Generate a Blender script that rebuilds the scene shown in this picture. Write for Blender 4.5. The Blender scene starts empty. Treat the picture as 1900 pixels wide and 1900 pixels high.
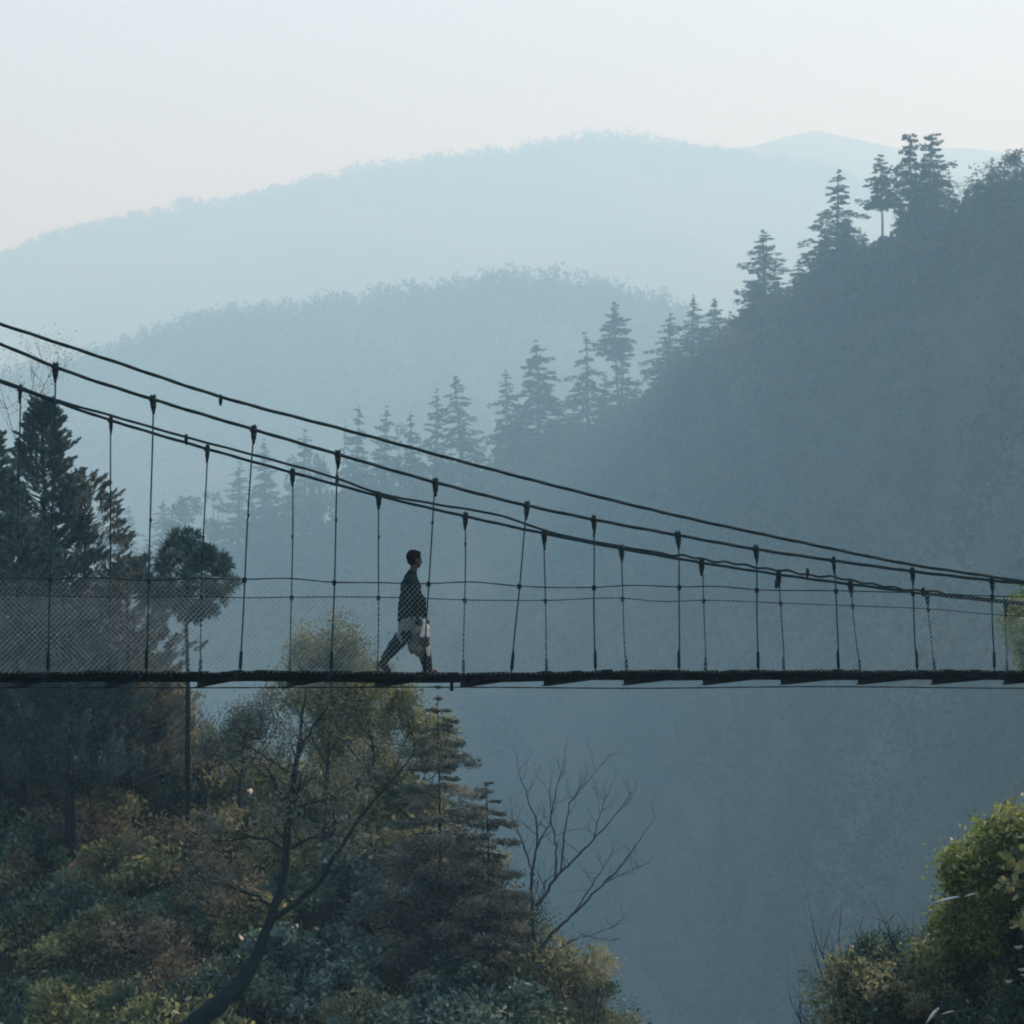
import bpy, bmesh, math, random
import numpy as np
from mathutils import Vector, Matrix, noise

# ------------------------------------------------------------------ camera, sky, sun, exposure
scene = bpy.context.scene
C = scene.collection
PW, F, CX, HY = 1900.0, 5092.0, 950.0, 1540.0      # photo width, focal length in photo pixels, centre column, eye-level row

cam_data = bpy.data.cameras.new('camera')
cam = bpy.data.objects.new('camera', cam_data)
C.objects.link(cam)
cam.location = (0, 0, 0)
cam.rotation_euler = (math.radians(90), 0, 0)
cam_data.sensor_width = 36.0
cam_data.lens = 36.0 * F / PW
cam_data.shift_y = (HY - 950.0) / PW
cam_data.clip_start = 0.5
cam_data.clip_end = 60000
cam_data.dof.use_dof = True
cam_data.dof.focus_distance = 42.0
cam_data.dof.aperture_fstop = 4.5
scene.camera = cam

SUN_EL, SUN_AZ = math.radians(44), math.radians(54)     # azimuth measured from +Y towards +X: behind the scene, to the right
world = bpy.data.worlds.new('World')
scene.world = world
world.use_nodes = True
wn = world.node_tree
wn.nodes.clear()
w_out = wn.nodes.new('ShaderNodeOutputWorld')
w_bg = wn.nodes.new('ShaderNodeBackground')
w_sky = wn.nodes.new('ShaderNodeTexSky')
w_sky.sky_type = 'NISHITA'
w_sky.sun_disc = False
w_sky.sun_elevation = SUN_EL
w_sky.sun_rotation = SUN_AZ
w_sky.air_density = 1.3
w_sky.dust_density = 0.6
w_sky.ozone_density = 3.0
w_bg.inputs['Strength'].default_value = 0.15
wn.links.new(w_sky.outputs[0], w_bg.inputs[0])
wn.links.new(w_bg.outputs[0], w_out.inputs[0])

sun_data = bpy.data.lights.new('sun', 'SUN')
sun_data.energy = 2.8
sun_data.angle = math.radians(0.5)
sun_data.color = (0.84, 0.985, 1.0)
sun = bpy.data.objects.new('sun', sun_data)
C.objects.link(sun)
sdir = Vector((math.sin(SUN_AZ) * math.cos(SUN_EL), math.cos(SUN_AZ) * math.cos(SUN_EL), math.sin(SUN_EL)))
sun.rotation_euler = sdir.to_track_quat('Z', 'Y').to_euler()
sun.location = (0, 0, 50)

vs = scene.view_settings
vs.view_transform = 'Standard'
vs.look = 'None'
vs.gamma = 1.0
vs.use_curve_mapping = False
vs.exposure = EXPOSURE = 0.90
scene.cycles.volume_bounces = 2
scene.cycles.max_bounces = 8
scene.cycles.diffuse_bounces = 3
scene.cycles.transparent_max_bounces = 8
scene.cycles.use_denoising = True
scene.cycles.filter_width = 1.9

# ------------------------------------------------------------------ helpers
def at(px, py, Y):
    """world point that the photo pixel (1900 px wide) shows at distance Y"""
    return Vector(((px - CX) * Y / F, Y, (HY - py) * Y / F))

def tag(o, label=None, cat=None, group=None, kind=None):
    if label: o['label'] = label
    if cat: o['category'] = cat
    if group: o['group'] = group
    if kind: o['kind'] = kind
    return o

def empty(name, loc=(0, 0, 0), rz=0.0):
    o = bpy.data.objects.new(name, None)
    o.location = loc
    o.rotation_euler = (0, 0, rz)
    o.empty_display_size = 0.2
    C.objects.link(o)
    return o

def link(name, me, parent=None, loc=None):
    o = bpy.data.objects.new(name, me)
    C.objects.link(o)
    if parent is not None: o.parent = parent
    if loc is not None: o.location = loc
    return o

class Geo:
    """collects triangles and quads for ONE mesh"""
    def __init__(s):
        s.v = []; s.f3 = []; s.f4 = []; s.n = 0
    def add(s, verts, quads=None, tris=None):
        verts = np.asarray(verts, dtype=np.float32).reshape(-1, 3)
        if quads is not None and len(quads): s.f4.append(np.asarray(quads, dtype=np.int32).reshape(-1, 4) + s.n)
        if tris is not None and len(tris): s.f3.append(np.asarray(tris, dtype=np.int32).reshape(-1, 3) + s.n)
        s.v.append(verts); s.n += len(verts)
    def mesh(s, name, mat, smooth=False):
        me = bpy.data.meshes.new(name)
        v = np.concatenate(s.v) if s.v else np.zeros((0, 3), np.float32)
        f4 = np.concatenate(s.f4) if s.f4 else np.zeros((0, 4), np.int32)
        f3 = np.concatenate(s.f3) if s.f3 else np.zeros((0, 3), np.int32)
        nl = f4.size + f3.size
        me.vertices.add(len(v)); me.vertices.foreach_set('co', v.ravel())
        me.loops.add(nl)
        me.loops.foreach_set('vertex_index', np.concatenate([f4.ravel(), f3.ravel()]).astype(np.int32))
        me.polygons.add(len(f4) + len(f3))
        starts = np.concatenate([np.arange(len(f4)) * 4, len(f4) * 4 + np.arange(len(f3)) * 3]).astype(np.int32)
        me.polygons.foreach_set('loop_start', starts)
        me.update(calc_edges=True)
        me.validate()
        if mat is not None: me.materials.append(mat)
        if smooth: me.polygons.foreach_set('use_smooth', np.ones(len(me.polygons), dtype=bool))
        return me
    def tube(s, pts, radii, sides=6, cap=True):
        pts = [Vector(p) for p in pts]
        n = len(pts)
        if isinstance(radii, (int, float)): radii = [radii] * n
        vs_ = []
        up = None
        for i, p in enumerate(pts):
            t = (pts[min(i + 1, n - 1)] - pts[max(i - 1, 0)])
            if t.length < 1e-9: t = Vector((0, 0, 1))
            t.normalize()
            if up is None:
                up = Vector((0, 0, 1)) if abs(t.z) < 0.9 else Vector((1, 0, 0))
            a = t.cross(up).normalized()
            b = a.cross(t).normalized()
            up = b
            for k in range(sides):
                an = 2 * math.pi * k / sides
                q = p + (a * math.cos(an) + b * math.sin(an)) * radii[i]
                vs_.append((q.x, q.y, q.z))
        qs = []
        for i in range(n - 1):
            for k in range(sides):
                k2 = (k + 1) % sides
                qs.append((i * sides + k, i * sides + k2, (i + 1) * sides + k2, (i + 1) * sides + k))
        ts = []
        if cap:
            for k in range(1, sides - 1):
                ts.append((0, k + 1, k))
                o_ = (n - 1) * sides
                ts.append((o_, o_ + k, o_ + k + 1))
        s.add(vs_, qs, ts)
    def box(s, c, size, axes=None):
        c = Vector(c)
        if axes is None: axes = (Vector((1, 0, 0)), Vector((0, 1, 0)), Vector((0, 0, 1)))
        vs_ = []
        for dz in (-.5, .5):
            for dx, dy in ((-.5, -.5), (.5, -.5), (.5, .5), (-.5, .5)):
                q = c + axes[0] * dx * size[0] + axes[1] * dy * size[1] + axes[2] * dz * size[2]
                vs_.append((q.x, q.y, q.z))
        s.add(vs_, [(0, 3, 2, 1), (4, 5, 6, 7), (0, 1, 5, 4), (1, 2, 6, 5), (2, 3, 7, 6), (3, 0, 4, 7)])
    def ball(s, c, r, seg=8, rings=5, sc=(1, 1, 1)):
        vs_ = [(c[0], c[1], c[2] - r * sc[2])]
        for i in range(1, rings):
            ph = math.pi * i / rings - math.pi / 2
            for k in range(seg):
                an = 2 * math.pi * k / seg
                vs_.append((c[0] + r * sc[0] * math.cos(ph) * math.cos(an), c[1] + r * sc[1] * math.cos(ph) * math.sin(an), c[2] + r * sc[2] * math.sin(ph)))
        vs_.append((c[0], c[1], c[2] + r * sc[2]))
        qs, ts = [], []
        for k in range(seg):
            k2 = (k + 1) % seg
            ts.append((0, 1 + k2, 1 + k))
            for i in range(rings - 2):
                a = 1 + i * seg
                qs.append((a + k, a + k2, a + seg + k2, a + seg + k))
            a = 1 + (rings - 2) * seg
            ts.append((a + k, a + k2, len(vs_) - 1))
        s.add(vs_, qs, ts)
    def leaves(s, c, size, rng, aspect=0.5, along=None, along_w=0.0, flat=0.0):
        """pointed four-corner leaves at the centres c; along pulls their long axis to a direction"""
        c = np.asarray(c, dtype=np.float64).reshape(-1, 3)
        n = len(c)
        if n == 0: return
        a = rng.normal(size=(n, 3))
        a /= np.linalg.norm(a, axis=1, keepdims=True) + 1e-9
        if along is not None:
            a = a * (1 - along_w) + np.asarray(along) * along_w
            a /= np.linalg.norm(a, axis=1, keepdims=True) + 1e-9
        r = rng.normal(size=(n, 3))
        r[:, 2] *= (1 - flat)
        b = np.cross(a, r)
        b /= np.linalg.norm(b, axis=1, keepdims=True) + 1e-9
        sz = (np.asarray(size) * np.ones(n))[:, None] * rng.uniform(0.65, 1.3, size=(n, 1))
        mid = c + a * sz * 0.1
        v = np.stack([c - a * sz * .5, mid + b * sz * .5 * aspect, c + a * sz * .5, mid - b * sz * .5 * aspect], axis=1)
        s.add(v.reshape(-1, 3), np.arange(4 * n).reshape(n, 4))

# ------------------------------------------------------------------ materials
def mat_new(name):
    m = bpy.data.materials.new(name)
    m.use_nodes = True
    nt = m.node_tree
    return m, nt, nt.nodes['Principled BSDF']

def ramp_of(nt, cols):
    r = nt.nodes.new('ShaderNodeValToRGB')
    el = r.color_ramp.elements
    while len(el) < len(cols): el.new(0.5)
    for i, c in enumerate(cols):
        el[i].position = i / max(1, len(cols) - 1)
        el[i].color = (*c, 1)
    return r

def leaf_mat(name, cols, rough=0.45, trans=0.35, spec=0.4, patch=1.1, indiv=0.55):
    """leaf colour that varies leaf by leaf and clump by clump, with light coming through"""
    m, nt, bs = mat_new(name)
    geo = nt.nodes.new('ShaderNodeNewGeometry')
    tc = nt.nodes.new('ShaderNodeTexCoord')
    nz = nt.nodes.new('ShaderNodeTexNoise')
    nz.inputs['Scale'].default_value = patch
    nz.inputs['Detail'].default_value = 2
    nt.links.new(tc.outputs['Object'], nz.inputs['Vector'])
    mx = nt.nodes.new('ShaderNodeMath'); mx.operation = 'MULTIPLY_ADD'
    nt.links.new(geo.outputs['Random Per Island'], mx.inputs[0]); mx.inputs[1].default_value = indiv
    sb = nt.nodes.new('ShaderNodeMath'); sb.operation = 'MULTIPLY_ADD'
    nt.links.new(nz.outputs['Fac'], sb.inputs[0]); sb.inputs[1].default_value = 1.6; sb.inputs[2].default_value = -0.47
    nt.links.new(sb.outputs[0], mx.inputs[2])
    r = ramp_of(nt, cols)
    nt.links.new(mx.outputs[0], r.inputs[0])
    nt.links.new(r.outputs[0], bs.inputs['Base Color'])
    bs.inputs['Roughness'].default_value = rough
    bs.inputs['Specular IOR Level'].default_value = spec
    tr = nt.nodes.new('ShaderNodeBsdfTranslucent')
    nt.links.new(r.outputs[0], tr.inputs['Color'])
    ms = nt.nodes.new('ShaderNodeMixShader'); ms.inputs[0].default_value = trans
    out = nt.nodes['Material Output']
    nt.links.new(bs.outputs[0], ms.inputs[1]); nt.links.new(tr.outputs[0], ms.inputs[2])
    nt.links.new(ms.outputs[0], out.inputs['Surface'])
    return m

def rough_mat(name, cols, scale=6.0, rough=0.85, bump=0.3, metallic=0.0, detail=6, coords='Object', dist=0.02, spec=0.3):
    m, nt, bs = mat_new(name)
    tc = nt.nodes.new('ShaderNodeTexCoord')
    nz = nt.nodes.new('ShaderNodeTexNoise')
    nz.inputs['Scale'].default_value = scale
    nz.inputs['Detail'].default_value = detail
    nt.links.new(tc.outputs[coords], nz.inputs['Vector'])
    r = ramp_of(nt, cols)
    mr = nt.nodes.new('ShaderNodeMapRange')
    mr.inputs['From Min'].default_value = 0.3; mr.inputs['From Max'].default_value = 0.7
    nt.links.new(nz.outputs['Fac'], mr.inputs['Value'])
    nt.links.new(mr.outputs[0], r.inputs[0])
    nt.links.new(r.outputs[0], bs.inputs['Base Color'])
    bs.inputs['Roughness'].default_value = rough
    bs.inputs['Metallic'].default_value = metallic
    bs.inputs['Specular IOR Level'].default_value = spec
    if bump:
        b = nt.nodes.new('ShaderNodeBump'); b.inputs['Strength'].default_value = bump; b.inputs['Distance'].default_value = dist
        nt.links.new(nz.outputs['Fac'], b.inputs['Height'])
        nt.links.new(b.outputs[0], bs.inputs['Normal'])
    return m

M_hill = rough_mat('hill_scrub_soil', [(.005, .012, .010), (.014, .022, .014), (.08, .068, .044)], scale=0.0045, rough=0.95, bump=0.0)
M_far = rough_mat('far_forest', [(.02, .03, .018), (.045, .05, .03)], scale=0.01, rough=0.95, bump=0.0)
M_soil = rough_mat('bank_soil', [(.008, .012, .010), (.02, .02, .014), (.035, .03, .02)], scale=0.8, rough=0.95, bump=0.5, dist=0.1)
M_leaf_far = leaf_mat('ridge_needles', [(.010, .026, .020), (.024, .048, .034), (.05, .07, .045)], rough=0.7, trans=0.25, spec=0.2)
M_leaf_scrub = leaf_mat('hillside_scrub_leaves', [(.006, .016, .013), (.014, .028, .02), (.06, .058, .034), (.19, .14, .085)], rough=0.7, trans=0.35, spec=0.1, patch=.0055, indiv=.3)
M_bark_far = rough_mat('ridge_bark', [(.03, .025, .02), (.07, .055, .045)], scale=1.0, rough=0.95, bump=0)

FAR_K = 1.6      # one factor for the distances of everything beyond the gorge
# ------------------------------------------------------------------ terrain: ridges that run across the view
def interp(pts, u):
    xs = [p[0] for p in pts]
    out = []
    for k in range(1, len(pts[0])):
        out.append(float(np.interp(u, xs, [p[k] for p in pts])))
    return out

def smooth_poly(pts, u, w):
    """polyline value at u, rounded over a width w"""
    acc = None
    for d, g in ((-1, .15), (-.5, .2), (0, .3), (.5, .2), (1, .15)):
        q = interp(pts, u + d * w)
        acc = [g * a for a in q] if acc is None else [b + g * a for a, b in zip(q, acc)]
    return acc

class Ridge:
    """a mountain ridge: crest given by photo column, row and distance; slopes fall away in front and behind"""
    def __init__(s, name, crest, front, back, fslope, bslope, cols, rows, mat, amp=0.0, nscale=0.02, crest_amp=0.0, round_=20, gully=0.0, seed=0.0, floor=-78.0, K=1.0):
        crest = [(u, py, Y * K) for u, py, Y in crest]
        front *= K; back *= K; amp *= K; gully *= K; nscale /= K; s.K = K
        s.crest = crest; s.front = front; s.back = back; s.rows = rows; s.cols = cols
        u0, u1 = crest[0][0], crest[-1][0]
        s.us = np.linspace(u0, u1, cols)
        half = rows // 2
        tf = np.concatenate([-(np.linspace(1, 0, half, endpoint=False) ** 1.6) * front, [0.0], (np.linspace(0, 1, rows - half)[1:] ** 1.6) * back])
        s.ts = tf
        s.P = np.zeros((cols, len(tf), 3))
        for i, u in enumerate(s.us):
            py, Y = smooth_poly(crest, u, round_)
            c = at(u, py, Y)
            for j, t in enumerate(tf):
                x = c.x * (1 + 0.0 * t)
                y = c.y + t
                sl = fslope if t < 0 else bslope
                d = abs(t)
                z = c.z - sl * (d - 6 * K * (1 - math.exp(-d / (6 * K))) * 0.8)
                k = min(1.0, d / (30.0 * K))
                if amp: z += amp * (k + crest_amp) * noise.fractal(Vector((x * nscale, y * nscale, seed)), 1.0, 2.1, 5)
                if gully: z += gully * k * (abs(noise.noise(Vector((x * nscale * .9 + y * nscale * .5 + 7, seed + 3, 0)))) - .25)
                s.P[i, j] = (x, y, max(z, floor))
        g = Geo()
        m = len(tf)
        idx = np.arange(cols * m).reshape(cols, m)
        q = np.stack([idx[:-1, :-1], idx[1:, :-1], idx[1:, 1:], idx[:-1, 1:]], axis=-1).reshape(-1, 4)
        g.add(s.P.reshape(-1, 3), q)
        s.obj = tag(link(name, g.mesh(name, mat, True)), kind='structure')
    def point(s, u, t):
        """surface point at photo column u (measured on the crest), t metres behind the crest"""
        fi = np.clip(np.interp(u, s.us, np.arange(s.cols)), 0, s.cols - 1.001)
        fj = np.clip(np.interp(t, s.ts, np.arange(len(s.ts))), 0, len(s.ts) - 1.001)
        i, j = int(fi), int(fj); a, b = fi - i, fj - j
        P = s.P
        return Vector((P[i, j] * (1 - a) * (1 - b) + P[i + 1, j] * a * (1 - b) + P[i, j + 1] * (1 - a) * b + P[i + 1, j + 1] * a * b))

def grid_points(P, n, rng, tmax_rows=None):
    """n random surface points, even over the area of the grid"""
    A = P[:-1, :-1]; B = P[1:, :-1]; D = P[:-1, 1:]
    ar = np.linalg.norm(np.cross(B - A, D - A), axis=-1).ravel()
    k = rng.choice(len(ar), size=n, p=ar / ar.sum())
    i, j = np.unravel_index(k, A.shape[:2])
    a, b = rng.random(n)[:, None], rng.random(n)[:, None]
    return P[i, j] * (1 - a) * (1 - b) + P[i + 1, j] * a * (1 - b) + P[i, j + 1] * (1 - a) * b + P[i + 1, j + 1] * a * b

def canopy(name, pts, mat, rng, per, r, leaf, zs=0.8, lift=0.5):
    """foliage clumps over a far slope as one mass"""
    n = len(pts)
    rr = r * rng.uniform(.5, 1.4, size=n)
    d = rng.normal(size=(n, per, 3)); d /= np.linalg.norm(d, axis=2, keepdims=True)
    d *= rng.uniform(.55, 1.0, size=(n, per, 1))
    d[:, :, 2] *= zs
    c = pts[:, None, :] + d * rr[:, None, None]
    c[:, :, 2] += (rr * lift)[:, None]
    g = Geo()
    g.leaves(c.reshape(-1, 3), np.repeat(rr, per) * leaf / r, rng, aspect=.75)
    return tag(link(name, g.mesh(name, mat)), kind='stuff')

# valley floor: one sheet to the horizon
g = Geo()
nx, ny = 60, 60
xs = np.linspace(-1, 1, nx) ** 3 * 15000; ys = np.linspace(-1, 1, ny) ** 3 * 15000 + 200
vv = [(x, y, -75.0 + 1.5 * noise.noise(Vector((x * .01, y * .01, 0)))) for x in xs for y in ys]
idx = np.arange(nx * ny).reshape(nx, ny)
g.add(vv, np.stack([idx[:-1, :-1], idx[1:, :-1], idx[1:, 1:], idx[:-1, 1:]], axis=-1).reshape(-1, 4))
tag(link('valley_ground', g.mesh('valley_ground', M_hill)), kind='structure')

spur_crest = [(-2600, 1500, 900), (-900, 1300, 900), (-300, 1180, 848), (0, 1120, 828), (150, 1095, 808), (300, 1075, 788), (450, 1045, 768), (600, 1010, 750), (700, 985, 734), (800, 945, 709),
              (880, 905, 709), (940, 862, 723), (1000, 848, 741), (1100, 800, 731), (1200, 748, 695), (1290, 690, 613), (1380, 610, 549), (1480, 560, 505),
              (1560, 520, 480), (1640, 465, 455), (1700, 438, 440), (1760, 405, 428), (1820, 382, 415), (1900, 345, 400), (2200, 215, 370), (2700, 90, 350), (3600, 20, 340), (5200, 120, 330), (8000, 500, 320)]
right_hill = Ridge('right_hill', spur_crest, 420, 420, 0.78, 0.6, 420, 120, M_hill, K=FAR_K, amp=16, nscale=0.012, crest_amp=0.06, round_=18, gully=78, seed=2.2)

mid_crest = [(-5000, 900, 2040), (-2500, 800, 1980), (-800, 770, 1920), (-100, 735, 1860), (100, 690, 1824), (200, 658, 1800), (300, 622, 1800), (380, 607, 1776), (450, 592, 1776), (570, 583, 1752),
             (680, 565, 1740), (800, 552, 1716), (880, 526, 1704), (960, 520, 1680), (1050, 522, 1680), (1120, 538, 1668), (1200, 562, 1656), (1260, 590, 1644),
             (1350, 630, 1620), (1500, 720, 1596), (1900, 900, 1560), (3000, 1150, 1500), (5000, 1300, 1500)]
mid_ridge = Ridge('middle_ridge', mid_crest, 650, 500, 0.62, 0.6, 420, 60, M_far, K=FAR_K, amp=22, nscale=0.006, crest_amp=0.05, round_=20, gully=45, seed=5.1)

far_crest = [(-6500, 1000, 3506), (-5000, 750, 3506), (-1500, 640, 3400), (-300, 590, 3346), (0, 496, 3293), (100, 446, 3293), (200, 424, 3293), (320, 392, 3240), (420, 385, 3240), (480, 372, 3240), (600, 336, 3187),
             (700, 313, 3187), (800, 301, 3187), (950, 289, 3187), (1050, 264, 3187), (1130, 253, 3187), (1200, 264, 3187), (1300, 302, 3187), (1400, 350, 3187),
             (1560, 350, 3187), (1800, 420, 3133), (2300, 520, 3081), (3500, 700, 3081), (8000, 1000, 3081)]
far_mountain = Ridge('far_mountain', far_crest, 1300, 900, 0.55, 0.5, 360, 50, M_far, K=FAR_K, amp=36, nscale=0.003, crest_amp=0.0, round_=30, gully=90, seed=9.4)

farthest_crest = [(-7000, 1000, 3960), (-3000, 600, 3808), (0, 520, 3808), (700, 400, 3808), (1200, 290, 3731), (1330, 277, 3731), (1400, 272, 3731), (1450, 256, 3731), (1500, 239, 3731), (1560, 252, 3731), (1640, 270, 3731),
                  (1700, 280, 3731), (1780, 275, 3731), (1850, 282, 3731), (2000, 310, 3731), (2600, 300, 3731), (4000, 420, 3808), (8000, 900, 3960)]
farthest = Ridge('farthest_mountain', farthest_crest, 1600, 900, 0.6, 0.5, 260, 30, M_far, K=FAR_K, amp=40, nscale=0.002, crest_amp=0.0, round_=14, gully=60, seed=14.2)

rng = np.random.default_rng(11)
def visible_part(P, px0=-500, px1=2400):
    """columns of a grid near the field of view"""
    c = P[:, P.shape[1] // 2]
    px = CX + c[:, 0] / c[:, 1] * F
    k = np.where((px > px0) & (px < px1))[0]
    return P[k[0]:k[-1] + 1]

Pv_hill = Pv = visible_part(right_hill.P)
jc = int(np.argmin(np.abs(right_hill.ts)))
pts = grid_points(Pv[:, 15:jc + 4], 6000, rng)
pts = np.concatenate([pts, grid_points(Pv[:, jc - 6:jc + 2], 3200, rng)])
pts = pts[pts[:, 2] > -70]
canopy('hillside_scrub', pts, M_leaf_scrub, rng, 30, 1.9 * FAR_K, 0.9 * FAR_K)
Pv = visible_part(mid_ridge.P)
jm = int(np.argmin(np.abs(mid_ridge.ts)))
canopy('middle_ridge_forest', grid_points(Pv[:, 8:jm + 3], 6000, rng), M_leaf_far, rng, 14, 5.0 * FAR_K, 3.2 * FAR_K, 1.0)
pc = grid_points(Pv[:, jm - 3:jm + 3], 1300, rng)
canopy('middle_ridge_crest_forest', pc, M_leaf_far, rng, 26, 4.5 * FAR_K, 1.9 * FAR_K, 1.5, 0.8)
Pv = visible_part(far_mountain.P)
jf = int(np.argmin(np.abs(far_mountain.ts)))
canopy('far_mountain_forest', grid_points(Pv[:, jf - 4:jf + 2], 4200, rng), M_leaf_far, rng, 22, 7.5 * FAR_K, 3.6 * FAR_K, 1.2)

def crest_woods(u0, u1, n, rows=(-7, 1)):
    i0, i1 = int(np.searchsorted(right_hill.us, u0)), int(np.searchsorted(right_hill.us, u1))
    return grid_points(right_hill.P[i0:i1, jc + rows[0]:jc + rows[1]], n, rng)
canopy('spur_woodland', np.concatenate([crest_woods(150, 850, 380, (-14, -1)), crest_woods(850, 1500, 340, (-22, -6))]), M_leaf_far, rng, 110, 4.6, 1.4, 1.3, .6)
pb = grid_points(Pv_hill[:, 15:jc - 2], 2600, rng)
pb = pb[pb[:, 2] > -60]
canopy('hillside_bushes', pb, M_leaf_scrub, rng, 120, 3.6 * FAR_K, .62 * FAR_K, 1.1, .6)

# ------------------------------------------------------------------ suspension footbridge
TAN = 0.384                                  # the deck runs away to the right
TH = math.atan(TAN)
AX = Vector((math.cos(TH), math.sin(TH), 0))            # along the deck, to the right
LAT = Vector((-math.sin(TH), math.cos(TH), 0))          # across the deck, away from the camera
DN, DF = 38.0, 38.0 * 1.049                             # where the near and the far side cross the middle of the view
def nearP(px, py): return at(px, py, DN / (1 - TAN * (px - CX) / F))
def farP(px, py): return at(px, py, DF / (1 - TAN * (px - CX) / F))
def edgeP(px, py, k): return at(px, py, (DN + (DF - DN) * k) / (1 - TAN * (px - CX) / F))

def steel(name, c, rough=0.6, met=0.6):
    return rough_mat(name, [tuple(x * .6 for x in c), c, (c[0] * 1.6, c[1] * 1.3, c[2] * 1.1)], scale=9, rough=rough, metallic=met * .3, bump=0.2, dist=0.003, spec=.12)
M_cable = steel('weathered_cable', (.007, .026, .032), .7, .3)
M_rod = steel('dark_hanger_steel', (.014, .042, .050), .7, .3)
M_clamp = steel('clamp_iron', (.005, .020, .025), .75, .3)
M_mesh = steel('galvanised_wire', (.27, .34, .36), .5, .2)
M_wood = rough_mat('weathered_plank', [(.004, .014, .014), (.009, .025, .022), (.018, .038, .030)], scale=14, rough=0.95, bump=0.5, dist=0.004, spec=.08)
M_beam = steel('beam_iron', (.005, .020, .022), .85, .2)

bridge = tag(empty('footbridge', nearP(950, 1245)), 'dark suspension footbridge with plank deck and wire mesh sides crossing the misty valley', 'footbridge')
O = bridge.location.copy()
Mi = Matrix.Translation(-O)
def bpart(name, geo, mat, parent=bridge, smooth=False, label=None, kind=None):
    for k in range(len(geo.v)): geo.v[k] = geo.v[k] - np.array(O, dtype=np.float32)
    o = link(name, geo.mesh(name, mat, smooth), bridge)
    if parent is not bridge: o.parent = parent
    return tag(o, label, kind=kind)

def spline(fn, pts, px0, px1, step=14):
    """smooth curve through photo points, placed on a side of the bridge"""
    xs = np.array([p[0] for p in pts], float); ys = np.array([p[1] for p in pts], float)
    m = np.gradient(ys, xs)
    out = []
    for x in np.arange(px0, px1 + step, step):
        i = int(np.clip(np.searchsorted(xs, x) - 1, 0, len(xs) - 2))
        h = xs[i + 1] - xs[i]; t = (x - xs[i]) / h
        if t < 0: y = ys[i] + m[i] * (x - xs[i])
        elif t > 1: y = ys[i + 1] + m[i + 1] * (x - xs[i + 1])
        else:
            y = (2 * t**3 - 3 * t**2 + 1) * ys[i] + (t**3 - 2 * t**2 + t) * h * m[i] + (-2 * t**3 + 3 * t**2) * ys[i + 1] + (t**3 - t**2) * h * m[i + 1]
        out.append(fn(x, y))
    return out

def rope(pts, r, lobes=3, sides=12, pitch=0.6, seg=0.045):
    """cable of twisted strands along a curve"""
    P = np.array([tuple(p) for p in pts])
    d = np.concatenate([[0], np.cumsum(np.linalg.norm(np.diff(P, axis=0), axis=1))])
    n = int(d[-1] / seg)
    s_ = np.linspace(0, d[-1], n)
    Q = np.stack([np.interp(s_, d, P[:, k]) for k in range(3)], axis=1)
    T = np.gradient(Q, axis=0); T /= np.linalg.norm(T, axis=1, keepdims=True)
    A = np.cross(T, [0, 0, 1.0]); A /= np.linalg.norm(A, axis=1, keepdims=True)
    B = np.cross(A, T)
    ph = np.linspace(0, 2 * math.pi, sides, endpoint=False)[None, :]
    tw = (s_ / pitch * 2 * math.pi / lobes)[:, None]
    rad = r * (0.9 + 0.15 * np.cos(lobes * (ph - tw)))
    V = Q[:, None, :] + A[:, None, :] * (np.cos(ph) * rad)[..., None] + B[:, None, :] * (np.sin(ph) * rad)[..., None]
    g = Geo()
    idx = np.arange(n * sides).reshape(n, sides)
    nx_ = np.roll(idx, -1, axis=1)
    g.add(V.reshape(-1, 3), np.stack([idx[:-1], nx_[:-1], nx_[1:], idx[1:]], axis=-1).reshape(-1, 4))
    return g

X0, X1 = -420, 2330
near_main = [(-420, 475), (-150, 583), (0, 638), (103, 681), (284, 741), (471, 797), (627, 843), (808, 895), (978, 938), (1102, 964), (1258, 993), (1403, 1019), (1547, 1040), (1693, 1060), (1841, 1077), (1900, 1083), (2100, 1100), (2330, 1110)]
near_top = [(-420, 455), (-150, 552), (0, 601), (200, 667), (409, 736), (650, 800), (950, 881), (1240, 953), (1500, 1009), (1700, 1049), (1841, 1070), (1900, 1079), (2100, 1097), (2330, 1108)]
far_main = [(-420, 557), (-150, 657), (0, 708), (38, 722), (206, 780), (385, 833), (543, 877), (703, 920), (864, 958), (1010, 990), (1153, 1018), (1302, 1044), (1445, 1066), (1578, 1084), (1720, 1102), (1866, 1118), (2100, 1136), (2330, 1146)]
far_top = [(-420, 551), (-150, 652), (0, 705), (100, 741), (206, 771), (345, 811), (470, 844), (620, 886), (703, 915), (800, 934), (940, 960), (1010, 984), (1153, 1014), (1302, 1037), (1445, 1058), (1500, 1066), (1578, 1076), (1640, 1088), (1720, 1097), (1866, 1115), (2100, 1134), (2330, 1144)]
near_rail = [(-420, 1064), (-150, 1070), (0, 1073), (88, 1074), (180, 1072), (270, 1077), (360, 1073), (455, 1075), (530, 1073), (613, 1080), (700, 1081), (785, 1083), (880, 1080), (958, 1087), (1095, 1090), (1180, 1086), (1258, 1089), (1330, 1088), (1403, 1094), (1549, 1096), (1698, 1100), (1843, 1106), (2100, 1112), (2330, 1118)]
far_rail = [(-420, 1098), (0, 1103), (202, 1108), (372, 1107), (450, 1109), (540, 1108), (703, 1108), (780, 1110), (862, 1113), (1015, 1114), (1155, 1110), (1230, 1116), (1303, 1114), (1450, 1119), (1582, 1124), (1725, 1130), (1867, 1142), (2100, 1150), (2330, 1156)]
main_n = spline(nearP, near_main, X0, X1)
bpart('main_cable', rope(main_n, 0.024), M_cable, smooth=True, label='near main cable of the footbridge, carrying the near hangers')
bpart('upper_cable', rope(spline(nearP, near_top, X0, X1), 0.024), M_cable, smooth=True, label='topmost cable, running free above the near main cable')
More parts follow.
